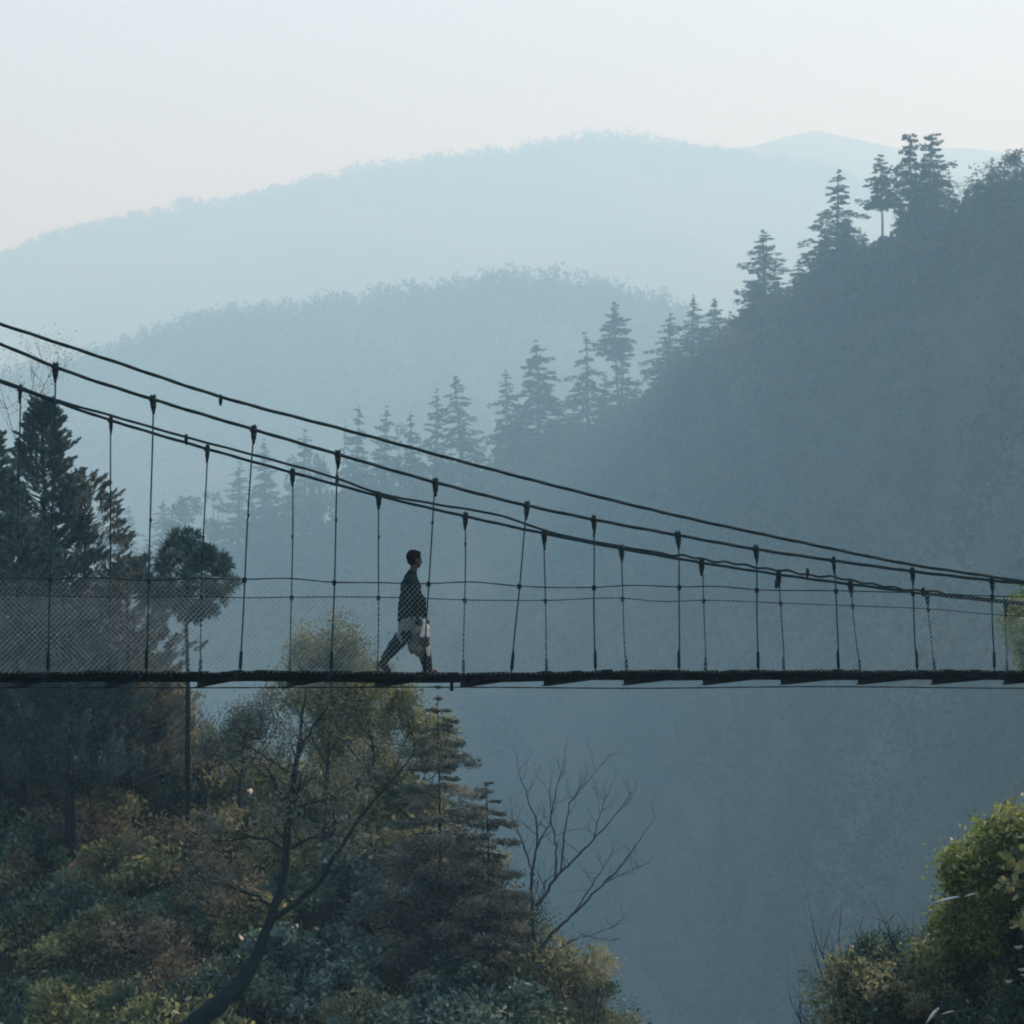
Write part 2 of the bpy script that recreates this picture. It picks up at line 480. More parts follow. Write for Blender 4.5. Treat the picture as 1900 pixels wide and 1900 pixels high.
bpart('main_cable', rope(spline(farP, far_main, X0, X1), 0.022), M_cable, smooth=True, label='far main cable of the footbridge, carrying the far hangers')
ft = spline(farP, far_top, X0, X1, 7)
for i, p in enumerate(ft):                                   # loosely bound stretch near the right end
    px = X0 + 7 * i
    if 1230 < px < 1760: p.z += 0.012 * math.sin(px * .16) + 0.008 * math.sin(px * .07)
bpart('upper_cable', rope(ft, 0.019), M_cable, smooth=True, label='thin cable bound loosely along the far main cable')
def rail_geo(fn, pts, r): return rope(spline(fn, pts, X0, X1, 10), r, lobes=2, sides=6, seg=0.08)
bpart('handrail_cable', rail_geo(nearP, near_rail, 0.010), M_cable, smooth=True, label='near handrail cable')
bpart('handrail_cable', rail_geo(farP, far_rail, 0.009), M_cable, smooth=True, label='far handrail cable')

near_deck = [(-420, 1249), (0, 1245.5), (90, 1246.5), (200, 1244.5), (400, 1245.5), (540, 1243.8), (700, 1246), (850, 1248.2), (950, 1246.6), (1000, 1247), (1100, 1244.2), (1200, 1242.6), (1330, 1244), (1500, 1242.6), (1650, 1244), (1750, 1242.4), (1900, 1243.6), (2330, 1243)]
def deck_z(fn, px): return fn(px, float(np.interp(px, [p[0] for p in near_deck], [p[1] for p in near_deck])))
EYE = 0.0
def deckN(px): return deck_z(nearP, px)
def deckF(px):                                                # same height, straight across the deck
    p = farP(px, 1245)
    # near-side column that lies square across
    q = p - LAT * ((p - nearP(px, 1245)).dot(LAT))
    pxn = CX + q.x / q.y * F
    z = deckN(pxn).z
    return Vector((p.x, p.y, z))
def nearcol(pf):
    q = pf - LAT * ((pf - nearP(950, 1245)).dot(LAT))
    return CX + q.x / q.y * F, q
W = (farP(950, 1245) - nearP(950, 1245)).dot(LAT)              # deck width

# planks laid across, each its own piece
rnd = random.Random(4)
plank_meshes = []
for k in range(6):
    g = Geo()
    w_, l_, t_ = 0.135 + rnd.uniform(-.012, .01), W + rnd.uniform(-.05, .06), 0.030 + rnd.uniform(-.004, .005)
    g.box((0, 0, -t_ / 2), (w_, l_, t_))
    plank_meshes.append(g.mesh('plank', M_wood))
pL, pR = nearP(X0, 1245), nearP(X1, 1245)
Ltot = (pR - pL).dot(AX)
npl = int(Ltot / 0.152)
for k in range(npl):
    q = pL + AX * (k + .5) * Ltot / npl
    px = CX + q.x / q.y * F
    z = deckN(px).z
    z2 = deckN(px + 20).z; sl = math.atan2(z2 - z, (nearP(px + 20, 0) - nearP(px, 0)).length)
    o = link('plank', plank_meshes[k % 6], bridge)
    o.location = Vector((q.x, q.y, z)) + LAT * (W / 2 + rnd.uniform(-.02, .02)) + Vector((0, 0, rnd.uniform(-.011, .009))) - O
    o.rotation_euler = (rnd.uniform(-.006, .006), -sl + rnd.uniform(-.02, .02), TH + rnd.uniform(-.012, .012))
# stringers under the planks
for f_, off in ((0.0, 0.28), (0.5, 0.0), (1.0, -0.28)):
    pts = []
    for px in range(X0, X1 + 1, 50):
        p = deckN(px)
        pts.append(p + LAT * (W * f_ + off) + Vector((0, 0, -.054)))
    g = Geo()
    for a, b in zip(pts[:-1], pts[1:]):
        ax = (b - a).normalized(); sd = Vector((-ax.y, ax.x, 0)).normalized(); upv = sd.cross(ax)
        g.box((a + b) / 2, ((b - a).length + .004, .05, .032), (ax, sd, -upv if upv.z < 0 else upv))
    bpart('stringer', g, M_beam, label=['near deck stringer', 'middle deck stringer', 'far deck stringer'][int(f_ * 2)])

# hangers: (column and row at the cable, column at the deck)
near_h = [(-284, None, -310), (-88, None, -105), (103, 0, 88), (284, 0, 270), (471, 0, 444), (627, 0, 613), (808, 0, 786), (978, 0, 947), (1102, 0, 1103), (1258, 0, 1258), (1403, 0, 1405), (1547, 0, 1554), (1693, 0, 1700), (1841, 0, 1843), (1980, 0, 1984), (2115, 0, 2118), (2245, 0, 2248)]
far_h = [(-300, None, -308), (-130, 0, -136), (38, 0, 33), (206, 0, 202), (385, 0, 372), (543, 0, 539), (703, 0, 702), (864, 0, 861), (1010, 0, 1016), (1153, 0, 1165), (1302, 0, 1312), (1445, 0, 1457), (1578, 0, 1600), (1720, 0, 1738), (1866, 0, 1871), (2010, 0, 2010), (2140, 0, 2140)]
def curve_y(pts, px):
    xs = np.array([p[0] for p in pts], float); ys = np.array([p[1] for p in pts], float)
    return float(np.interp(px, xs, ys))
g = Geo()                                                      # one clamp shape, shared by all hangers
for (z0, z1, w0, w1, d0, d1) in ((.05, -.06, .066, .066, .05, .05), (-.06, -.13, .066, .05, .05, .04), (-.13, -.20, .044, .022, .035, .022)):
    vs_ = []
    for z, w, d in ((z1, w1, d1), (z0, w0, d0)):
        vs_ += [(-w / 2, -d / 2, z), (w / 2, -d / 2, z), (w / 2, d / 2, z), (-w / 2, d / 2, z)]
    g.add(vs_, [(0, 3, 2, 1), (4, 5, 6, 7), (0, 1, 5, 4), (1, 2, 6, 5), (2, 3, 7, 6), (3, 0, 4, 7)])
for sx in (-.028, .028):
    g.tube([(sx, -.045, -.02), (sx, .045, -.02)], .009, 6)
    g.tube([(sx, 0, .04), (sx, 0, .07)], .008, 6)
clamp_me = g.mesh('clamp', M_clamp)
g = Geo(); g.tube([(0, 0, 0), (0, 0, .02), (0, 0, .03), (0, 0, .24), (0, 0, .255), (0, 0, .30)], [.012, .012, .024, .022, .012, .008], 8)
turn_me = g.mesh('turnbuckle', M_clamp, False)
g = Geo(); g.ball((0, 0, 0), .036, 8, 6, (1, 1, .85)); g.box((0, 0, -.02), (.03, .05, .05))
clip_me = g.mesh('rail_clip', M_clamp)
g = Geo(); g.tube([(0, 0, -.03), (0, 0, -.02), (0, 0, .02), (0, 0, .03)], [.009, .017, .017, .009], 6)
sleeve_me = g.mesh('sleeve', M_clamp)

rnd = random.Random(9)
def hanger(fn, cable, rail, hpx, fpx, near):
    top = fn(hpx, curve_y(cable, hpx))
    if near: foot = deckN(fpx) + Vector((0, 0, -.03)) - LAT * .035
    else:
        pf = farP(fpx, 1245); c, q = nearcol(pf); foot = Vector((pf.x, pf.y, deckN(c).z - .03)) + LAT * .035
    ax = (top - foot); L = ax.length; ax.normalize()
    g = Geo()
    pts = []
    bow = rnd.uniform(-.02, .02)
    for k in range(9):
        t = k / 8
        pts.append(foot.lerp(top, t) + AX * bow * math.sin(math.pi * t) + AX * 0.006 * math.sin(7 * t + hpx))
    g.tube(pts, 0.0115 if near else 0.0105, 6)
    side = 'near' if near else 'far'
    h = bpart('hanger', g, M_rod, smooth=True)
    rot = ax.to_track_quat('Z', 'Y').to_matrix().to_4x4()
    rz = Matrix.Rotation(TH + rnd.uniform(-.25, .25), 4, 'Z')
    def put(name, me, p, tilt=0.0):
        o = link(name, me, h)
        o.matrix_local = Matrix.Translation(p - O) @ rot @ Matrix.Rotation(tilt, 4, 'Y') @ rz
        return o
    put('clamp', clamp_me, top, rnd.uniform(.0, .16) if near else rnd.uniform(-.03, .1))
    put('turnbuckle', turn_me, foot + ax * .04)
    rx = hpx + (fpx - hpx) * .75
    ry = curve_y(rail, rx)
    pr = fn(rx, ry)
    t = max(0, min(1, (pr.z - foot.z) / (top.z - foot.z)))
    put('rail_clip', clip_me, foot.lerp(top, t) + AX * bow * math.sin(math.pi * t))
    if L > 2.0:
        t = min(.9, t + (.82 + rnd.uniform(-.04, .04)) / L)
        put('sleeve', sleeve_me, foot.lerp(top, t) + AX * bow * math.sin(math.pi * t))
    return foot
nfeet = [hanger(nearP, near_main, near_rail, a, c, True) for a, b, c in near_h]
ffeet = [hanger(farP, far_main, far_rail, a, c, False) for a, b, c in far_h]
# crossbeams from foot to foot
for ff in ffeet:
    c, q = nearcol(ff)
    a = Vector((q.x, q.y, ff.z)) - LAT * .09 + Vector((0, 0, -.042)); b = Vector((ff.x, ff.y, ff.z)) + LAT * .09 + Vector((0, 0, -.042))
    g = Geo()
    ax = (b - a).normalized(); sd = Vector((-ax.y, ax.x, 0)).normalized(); up = Vector((0, 0, 1))
    m = (a + b) / 2
    g.box(m + up * .024, ((b - a).length, .09, .012), (ax, sd, up))
    g.box(m - up * .012, ((b - a).length - .004, .03, .06), (ax, sd, up))
    g.box(m - up * .048, ((b - a).length, .09, .012), (ax, sd, up))
    bpart('crossbeam', g, M_beam)
# stay cable below the deck, far side, with a clip
low = [(-420, 1277), (0, 1276), (400, 1276), (850, 1275), (1200, 1277), (1500, 1274), (1870, 1277), (2330, 1277)]
bpart('stay_cable', rope(spline(farP, low, X0, X1, 20), .011, lobes=2, sides=6, seg=.1), M_cable, smooth=True, label='thin stay cable strung under the deck beams')
g = Geo(); p = farP(838, 1270); g.box(p, (.05, .05, .13)); g.ball(p - Vector((0, 0, .07)), .03)
bpart('cable_clip', g, M_clamp, label='clip hanging on the stay cable under the deck')
# small clips on the upper cables
for fn, cb, px, dy in ((nearP, near_top, 409, 6), (farP, far_top, 345, 4), (farP, far_top, 625, 2), (farP, far_top, 1498, -3), (farP, far_top, 1712, 2), (farP, far_main, 1440, 18)):
    p = fn(px, curve_y(cb, px) + dy)
    g = Geo()
    g.tube([p + Vector((0, 0, .07)), p + Vector((.006, 0, .03)), p + Vector((0, 0, -.04)), p + Vector((.004, 0, -.08))], [.018, .03, .026, .01], 6)
    bpart('cable_clip', g, M_clamp)

# chain-link mesh on both sides: thin wires crossing in diamonds
def mesh_side(fn, rail, name, near, r):
    g = Geo()
    o_ = fn(X0, 1245)
    L = (fn(X1, 1245) - o_).dot(AX)
    p_ = 0.074
    def pos(s_, h_):
        q = o_ + AX * s_
        px = CX + q.x / q.y * F
        if near: z0 = deckN(px).z - .03
        else:
            c, _q = nearcol(Vector((q.x, q.y, 0))); z0 = deckN(c).z - .03
        z1 = fn(px, curve_y(rail, px)).z
        sag = 0.02 * math.sin(s_ * 1.3)
        return Vector((q.x, q.y, z0 + (z1 - z0) * h_)) + LAT * (0.02 * math.sin(s_ * .9 + h_ * 2) * math.sin(h_ * math.pi)), z1 - z0
    _, H = pos(L / 2, .5)
    n = int((L + H) / p_)
    for d in (-1, 1):
        off = LAT * (.003 * d)
        for k in range(n):
            s0 = -H + k * p_ if d > 0 else k * p_
            pts = []
            for m in range(6):
                h_ = m / 5
                s_ = s0 + d * h_ * H
                if -0.01 <= s_ <= L: pts.append(pos(s_, h_)[0] + off)
            if len(pts) > 1: g.tube(pts, r if d > 0 else r * .62, 3, cap=False)
    bpart(name, g, M_mesh, kind='stuff', label='wire mesh side panel of the footbridge, ' + ('near side' if near else 'far side'))
mesh_side(nearP, near_rail, 'wire_mesh', True, .0021)
mesh_side(farP, far_rail, 'wire_mesh', False, .0028)

# ------------------------------------------------------------------ the person walking across
def capsules(chains, voxel, name, mat, extra=None, parent=None, disp=0.0, dscale=20.0, bmat=None):
    """one continuous skin round tapered limbs: the limbs are fused by a voxel remesh"""
    g = Geo()
    for ch in chains:
        for (p0, r0), (p1, r1) in zip(ch[:-1], ch[1:]):
            p0, p1 = Vector(p0), Vector(p1)
            n = 5
            pts = [p0.lerp(p1, k / n) for k in range(n + 1)]
            g.tube(pts, [r0 + (r1 - r0) * k / n for k in range(n + 1)], 12)
        for p, r in ch: g.ball(p, r, 12, 8)
    if extra:
        for c, r, sc in extra: g.ball(c, r, 16, 12, sc)
    me = g.mesh(name, mat)
    o = link(name, me, parent)
    rm = o.modifiers.new('fuse', 'REMESH'); rm.mode = 'VOXEL'; rm.voxel_size = voxel; rm.use_smooth_shade = True
    sm = o.modifiers.new('soften', 'SMOOTH'); sm.iterations = 3; sm.factor = 0.5
    dg = bpy.context.evaluated_depsgraph_get()
    new = bpy.data.meshes.new_from_object(o.evaluated_get(dg))
    o.modifiers.clear()
    o.data = new
    if disp:
        n = len(new.vertices)
        co = np.zeros(n * 3); new.vertices.foreach_get('co', co)
        no = np.array([tuple(v.normal) for v in new.vertices])
        co = co.reshape(-1, 3)
        d = np.array([noise.noise(Vector((c[0] * dscale, c[1] * dscale, c[2] * dscale * .5))) for c in co])
        co += no * (d * disp)[:, None]
        new.vertices.foreach_set('co', co.ravel())
        new.update()
    new.polygons.foreach_set('use_smooth', np.ones(len(new.polygons), dtype=bool))
    if not new.materials: new.materials.append(mat)
    return o

M_skin = rough_mat('skin', [(.03, .022, .019), (.055, .038, .03)], scale=30, rough=0.55, bump=0.05)
M_jacket = rough_mat('dark_jacket_cloth', [(.002, .011, .014), (.004, .018, .022)], scale=60, rough=0.95, bump=0.3, dist=0.004, spec=.05)
M_trouser = rough_mat('dark_trouser_cloth', [(.002, .011, .016), (.004, .018, .026)], scale=50, rough=0.95, bump=0.3, dist=0.004, spec=.05)
M_shorts = rough_mat('grey_cloth', [(.07, .105, .10), (.11, .15, .14)], scale=40, rough=0.9, bump=0.3, dist=0.004)
M_hair = rough_mat('black_hair', [(.002, .003, .003), (.005, .006, .006)], scale=80, rough=0.9, bump=0.6, dist=0.004, spec=.05)
M_shoe = rough_mat('dark_shoe', [(.003, .006, .007), (.008, .012, .014)], scale=30, rough=0.6, bump=0.1)

PK = 0.25                                           # how far across the deck the person walks
foot_p = edgeP(762, 1246, PK)
c_, q_ = nearcol(foot_p)
foot_p.z = deckN(c_).z
person = tag(empty('person', foot_p, TH), 'person in dark jacket and grey knee-length trousers striding right across the footbridge deck', 'person')
S = F / foot_p.y                                    # photo pixels per metre here
def L(px, py, y=0.0): return ((px - 762) / S / math.cos(TH) * 0.985 + y * math.tan(TH), y, (1246 - py) / S)   # photo pixel to body coordinates

hipF, hipR = L(766, 1147, .085), L(764, 1147, -.085)
# front leg (far side) and rear leg (near side); the near arm swings forward
kneF, ankF = L(784, 1196, .09), L(792, 1231, .09)
kneR, ankR = L(735, 1194, -.09), L(714, 1224, -.09)
toeF, toeR = L(806, 1241, .10), L(721, 1242, -.09)
shN, shF = L(758, 1077, .17), L(760, 1077, -.17)
elN, elF = L(744, 1116, .24), L(782, 1112, -.23)
wrN, wrF = L(742, 1149, .22), L(790, 1143, -.21)
neck, head = L(765, 1062), L(769, 1034)
chest, belly, pelvis = L(762, 1086), L(764, 1118), L(765, 1143)

def hand(w, d, up, side):
    """palm and five fingers curled a little; d points down the hand, side is the thumb side"""
    w = Vector(w); d = Vector(d).normalized(); sidev = Vector(side).normalized(); n = d.cross(sidev).normalized()
    ch = []
    palm = w + d * .085
    for k, (off, ln) in enumerate(((.030, .070), (.011, .080), (-.009, .075), (-.028, .060))):
        b = palm + sidev * off
        m = b + d * ln * .5 + n * .008 * up
        e = b + d * ln * .85 + n * .028 * up
        ch.append([(tuple(w + sidev * off * .5 + d * .02), .012), (tuple(b), .0105), (tuple(m), .009), (tuple(e), .0078)])
    t0 = w + d * .025 + sidev * .022
    ch.append([(tuple(t0), .013), (tuple(t0 + sidev * .026 + d * .026), .0105), (tuple(t0 + sidev * .032 + d * .058 + n * .01 * up), .0088)])
    return ch
chains = [
    [(hipF, .085), (kneF, .055), (ankF, .038)], [(ankF, .04), (L(790, 1240, .09), .032)], [(L(790, 1240, .09), .032), (toeF, .028)],
    [(hipR, .085), (kneR, .055), (ankR, .038)], [(ankR, .04), (L(709, 1231, -.09), .033)], [(L(711, 1231, -.09), .032), (toeR, .026)],
    [(pelvis, .12), (belly, .115), (chest, .12), (L(763, 1070), .09)], [(L(763, 1070), .06), (neck, .056), (L(768, 1048), .055)],
    [(shN, .06), (elN, .042), (wrN, .028)], [(shF, .06), (elF, .042), (wrF, .028)],
    [(shN, .06), (L(760, 1073), .075), (shF, .06)], [(hipF, .09), (hipR, .09)],
] + hand(wrN, (-.06, 0, -1), 1, (1, 0, 0)) + hand(wrF, (.15, 0, -1), -1, (1, .1, 0))
hx, hy_, hz = head
headballs = [((hx, 0, hz + .028), .092, (1.05, .84, 1.08)), ((hx + .026, 0, hz - .04), .066, (1.0, .86, 1.12)), ((hx + .056, 0, hz - .088), .03, (1, 1.1, .8)),
             ((hx + .099, 0, hz - .022), .016, (1.1, .8, 1.3)), ((hx + .085, 0, hz + .018), .02, (.8, 2.0, .6)), ((hx + .092, 0, hz - .060), .013, (.9, 1.7, .8)),
             ((hx + .0, .082, hz - .01), .026, (.8, .35, 1.15)), ((hx + .0, -.082, hz - .01), .026, (.8, .35, 1.15)),
             ((hx + .088, .03, hz + .002), .011, (.7, 1.2, .8)), ((hx + .088, -.03, hz + .002), .011, (.7, 1.2, .8))]
capsules(chains, .0065, 'body', M_skin, headballs, person)
capsules([], .008, 'hair', M_hair, [((hx - .016, 0, hz + .042), .1, (1.05, .88, 1.0)), ((hx - .03, 0, hz + .0), .085, (.9, .92, 1.0)), ((hx + .03, 0, hz + .088), .055, (1.2, 1.1, .7))], person, .006, 45)
# jacket: loose, high collar, hem at the hips
capsules([
    [(L(766, 1153), .14), (L(762, 1134), .155), (L(764, 1110), .15), (L(762, 1086), .145), (L(762, 1072), .105)],
    [(L(764, 1146, .08), .125), (L(764, 1110, .06), .13), (L(762, 1084, .07), .11)], [(L(764, 1146, -.08), .125), (L(764, 1110, -.06), .13), (L(762, 1084, -.07), .11)],
    [(L(762, 1072), .09), (L(765, 1060), .072)],
    [(shN, .075), (L(760, 1074), .09), (shF, .075)],
    [(shN, .078), (elN, .062), (L(742, 1144, .22), .044)], [(shF, .078), (elF, .06), (L(789, 1139, -.21), .044)],
], .009, 'jacket', M_jacket, None, person, .022, 15)
# wide grey trousers to the knee, dark leg wear below
capsules([
    [(hipF, .118), (L(776, 1172, .09), .115), (L(784, 1202, .09), .112)], [(hipR, .118), (L(750, 1172, -.08), .108), (L(740, 1188, -.09), .10)],
    [(L(766, 1146), .14), (L(766, 1168), .13)], [(L(768, 1170, -.05), .12), (L(770, 1198, -.05), .09)],
], .009, 'knee_length_trousers', M_shorts, None, person, .03, 16)
capsules([
    [(L(785, 1192, .09), .098), (L(789, 1213, .09), .088), (L(793, 1232, .09), .072)],
    [(L(752, 1174, -.09), .110), (L(735, 1194, -.09), .098), (L(722, 1211, -.09), .075), (L(714, 1222, -.09), .055)],
], .009, 'dark_lower_leg_cloth', M_trouser, None, person, .010, 16)
for nm_, an, hl, to in (('shoe', ankF, L(789, 1240, .09), toeF), ('shoe', ankR, L(709, 1230, -.09), toeR)):
    hl = Vector(hl); to = Vector(to)
    mid = hl.lerp(to, .55) + Vector((0, 0, .008))
    capsules([[(tuple(hl), .052), (tuple(mid), .052), (tuple(to), .044)], [(tuple(Vector(an) * 1.0), .056), (tuple(hl), .052)]], .008, nm_, M_shoe, None, person)

# pale bag in the forward hand
M_bag = rough_mat('pale_plastic_bag', [(.80, .80, .78), (.88, .88, .86)], scale=12, rough=0.4, bump=0.6, dist=0.01)
nt = M_bag.node_tree
bs = nt.nodes['Principled BSDF']
tr = nt.nodes.new('ShaderNodeBsdfTranslucent'); tr.inputs['Color'].default_value = (.75, .74, .7, 1)
ms = nt.nodes.new('ShaderNodeMixShader'); ms.inputs[0].default_value = .45
nt.links.new(bs.outputs[0], ms.inputs[1]); nt.links.new(tr.outputs[0], ms.inputs[2]); nt.links.new(ms.outputs[0], nt.nodes['Material Output'].inputs['Surface'])
M_brown = rough_mat('brown_cloth', [(.05, .035, .03), (.09, .06, .05)], scale=20, rough=0.8, bump=0.3)
bag = tag(empty('carrier_bag', person.matrix_basis @ Vector(L(794, 1160, .0)), TH), 'pale crumpled carrier bag held in the forward hand of the walking person', 'bag')
Lb = lambda px, py, y=0: tuple(Vector(L(px, py, y)) - Vector(L(794, 1160, 0)))
yb = -.23
capsules([[(Lb(789, 1150, yb), .028), (Lb(791, 1164, yb), .062), (Lb(789, 1176, yb), .066)]], .009, 'bag_body', M_bag, None, bag, .03, 22)
capsules([[(Lb(789, 1182, yb), .066), (Lb(790, 1192, yb), .058)]], .009, 'brown_band', M_brown, None, bag, .02, 22)
capsules([[(Lb(794, 1198, yb), .04), (Lb(796, 1210, yb), .028)]], .009, 'bag_tail', M_bag, None, bag, .014, 22)
g = Geo()
hw = Vector(L(790, 1143, -.21)) - Vector(L(794, 1160, 0)) + Vector((.01, 0, -.1))
for dx in (-.02, .02):
    b0 = Vector(Lb(789, 1152, yb))
    g.tube([b0 + Vector((dx, 0, 0)), b0.lerp(hw, .5) + Vector((dx, 0, .03)), hw + Vector((dx * .3, 0, .0))], .006, 6)
link('bag_handle', g.mesh('bag_handle', M_bag, True), bag)

# ------------------------------------------------------------------ conifers and pines on the ridge
def conifer_mesh(h, r, seed, fuzz=.06, spread=.30, lanes=(-1, 0, 1), whorls=26, bare=0.06, droop=0.25, dens=9, leaf=0.55, ragged=0.35, shape=0.85, top_tuft=False):
    """crown of a conifer: whorls of flattened branches with drooping sprays"""
    rg = np.random.default_rng(seed)
    g = Geo()
    cs, al, sz = [], [], []
    for w in range(whorls):
        t = (w + rg.uniform(-.3, .3)) / (whorls - 1)
        t = min(max(t, 0), 1)
        z = zb = h * (bare + (1 - bare) * t)
        R = r * ((1 - t) ** shape * (1 - .25 * math.exp(-t * 9)) + .03) * rg.uniform(1 - ragged, 1 + ragged * .6)
        if top_tuft: R = r * math.sqrt(max(.02, math.sin(math.pi * min(1, .12 + .9 * t)))) * rg.uniform(.6, 1.15)
        nb = max(3, int(rg.integers(5, 8) * (1 - .4 * t)))
        a0 = rg.uniform(0, 6.28)
        for b in range(nb):
            if rg.random() < ragged * .35: continue
            an = a0 + 6.283 * b / nb + rg.uniform(-.35, .35)
            L_ = R * rg.uniform(.5, 1.2)
            z = zb + rg.uniform(-.9, .9) * h * (1 - bare) / whorls
            ns = max(3, int(dens * (L_ / r + .35)))
            tt = np.sqrt(np.linspace(.02, 1, ns))
            dx, dy = math.cos(an), math.sin(an)
            lift = rg.uniform(-.08, .14)
            zz = z + L_ * (lift * tt - droop * tt ** 2 * (1 - .5 * t)) + 0.06 * L_ * (tt > .85)
            x = dx * L_ * tt; y = dy * L_ * tt
            wd = L_ * spread * (1 - tt * .75)
            for side in lanes:
                jx = rg.normal(size=ns) * .05 * L_; jz = rg.normal(size=ns) * fuzz * L_
                cs.append(np.stack([x - dy * wd * side + jx, y + dx * wd * side, zz + jz - abs(side) * .05 * L_], 1))
                d = np.tile([dx - dy * side * .8, dy + dx * side * .8, -.25], (ns, 1))
                al.append(d); sz.append(np.full(ns, leaf) * (.6 + .5 * (1 - t)) * (1.15 - .4 * tt))
            # the branch itself
            g.tube([(0, 0, z), (dx * L_ * .5, dy * L_ * .5, z + L_ * (lift * .5 - droop * .25)), (dx * L_ * .9, dy * L_ * .9, z + L_ * (lift * .9 - droop * .8))], [.035 * h / 20, .022 * h / 20, .01], 3, cap=False)
    al = np.concatenate(al); al /= np.linalg.norm(al, axis=1, keepdims=True)
    g.leaves(np.concatenate(cs), np.concatenate(sz) * 1.45, rg, aspect=.5, along=al, along_w=.8, flat=0)
    return g

def trunk_mesh(h, r0, r1, seed, mat, bend=.02, sides=7):
    rg = random.Random(seed)
    g = Geo()
    n = 8
    ph = rg.uniform(0, 6)
    pts = [(math.sin(ph + k * .8) * bend * h * (k / n) * .3, math.cos(ph + k * .6) * bend * h * (k / n) * .3, h * k / n - (2.5 if k == 0 else 0)) for k in range(n + 1)]
    g.tube(pts, [r0 + (r1 - r0) * (k / n) ** .8 for k in range(n + 1)], sides)
    return g

def round_crown(rad, h0, h1, seed, lobes=9, n=900, leaf=.5, zs=.8):
    """crown of loose foliage clumps between two heights"""
    rg = np.random.default_rng(seed)
    g = Geo()
    for k in range(lobes):
        an = rg.uniform(0, 6.28); q = rg.uniform(.1, .6) * rad
        c = np.array([math.cos(an) * q, math.sin(an) * q, h0 + (h1 - h0) * rg.uniform(.1, .9)])
        lr = rad * rg.uniform(.3, .55)
        d = rg.normal(size=(n // lobes, 3)); d /= np.linalg.norm(d, axis=1, keepdims=True)
        d *= rg.uniform(.3, 1.0, size=(n // lobes, 1)) ** .5
        d[:, 2] *= zs * .75
        g.leaves(c + d * lr, leaf, rg, aspect=.6)
        g.tube([(0, 0, h0 - (h1 - h0) * .15), tuple(c * [.5, .5, 1] - [0, 0, lr * .3]), tuple(c)], [.14, .09, .04], 4, cap=False)
    return g

# unit kinds, each modelled 20 m tall, scaled per tree; trees of one kind share their meshes
KINDS_ = {}
def kind(key, crown, trunk): KINDS_[key] = (crown.mesh('crown', M_leaf_far), trunk.mesh('trunk', M_bark_far, True))
for i in range(4): kind('fir%d' % i, conifer_mesh(20, 4.3, 20 + i, whorls=30, dens=12, shape=.78, ragged=.3 + .1 * (i % 2), droop=.25 + .08 * i), trunk_mesh(19.6, .34, .05, i, M_bark_far))
for i in range(2): kind('dense%d' % i, conifer_mesh(20, 4.2, 40 + i, whorls=34, dens=11, ragged=.22, shape=.7, leaf=.7, bare=.04), trunk_mesh(19.6, .36, .06, 10 + i, M_bark_far))
for i in range(2): kind('sparse%d' % i, conifer_mesh(20, 4.6, 50 + i, whorls=25, dens=11, ragged=.45, shape=.72, droop=.45, leaf=.6, bare=.14), trunk_mesh(19.6, .28, .05, 20 + i, M_bark_far))
kind('column', conifer_mesh(20, 3.6, 61, whorls=30, dens=10, ragged=.45, shape=.28, droop=.2, leaf=.7, bare=.24), trunk_mesh(19.6, .42, .08, 31, M_bark_far))
kind('bare_pine', conifer_mesh(20, 3.1, 62, whorls=19, dens=9, ragged=.4, shape=.45, droop=.12, leaf=.65, bare=.52), trunk_mesh(19.6, .26, .05, 32, M_bark_far, .05))
kind('high_pine', conifer_mesh(20, 2.6, 63, whorls=17, dens=9, ragged=.35, shape=.7, droop=.1, leaf=.6, bare=.58), trunk_mesh(19.6, .2, .05, 33, M_bark_far, .03))
kind('round0', round_crown(5.5, 7, 19, 71, 10, 900, .8), trunk_mesh(12, .32, .1, 41, M_bark_far, .06))
kind('round1', round_crown(4.5, 6, 19, 72, 9, 800, .75), trunk_mesh(12, .3, .1, 42, M_bark_far, .06))
kind('open0', round_crown(6.5, 8, 18.5, 73, 9, 420, .75), trunk_mesh(12, .28, .1, 43, M_bark_far, .08))
WK = {'fir': 1.95, 'den': 1.75, 'spa': 1.9, 'col': 1.5, 'bar': 1.5, 'hig': 1.7, 'rou': 1.35, 'ope': 1.35}
BASE_W = {'fir': 8.6, 'den': 8.4, 'spa': 9.2, 'col': 7.2, 'bar': 6.2, 'hig': 5.2, 'rou': 11, 'ope': 13}

rnd = random.Random(77)
def ridge_tree(ridge, px, top, base, w, key, label, back=0.0, cat='tree', name='conifer_tree', group=None):
    py, Y = smooth_poly(ridge.crest, px, 10)
    Yt = Y - back * ridge.K
    p = at(px, base, Yt)
    # stand on the slope: use the ground there when it is near the wanted height
    top_z = (HY - top) * Yt / F
    p.z = min(p.z, ridge.point(px, -back * ridge.K).z)
    hgt = top_z - p.z
    t = empty(name, p, rnd.uniform(0, 6.28))
    sc = hgt / 20.0
    sw = (w * Yt / F) / BASE_W[key[:3]] * WK[key[:3]]
    t.scale = (sw * rnd.uniform(.9, 1.15), sw * rnd.uniform(.9, 1.15), sc)
    t.rotation_euler = (rnd.gauss(0, .03), rnd.gauss(0, .03), rnd.uniform(0, 6.28))
    cm, tm = KINDS_[key]
    link('crown', cm, t); link('trunk', tm, t)
    tag(t, label, cat, group)
    return t

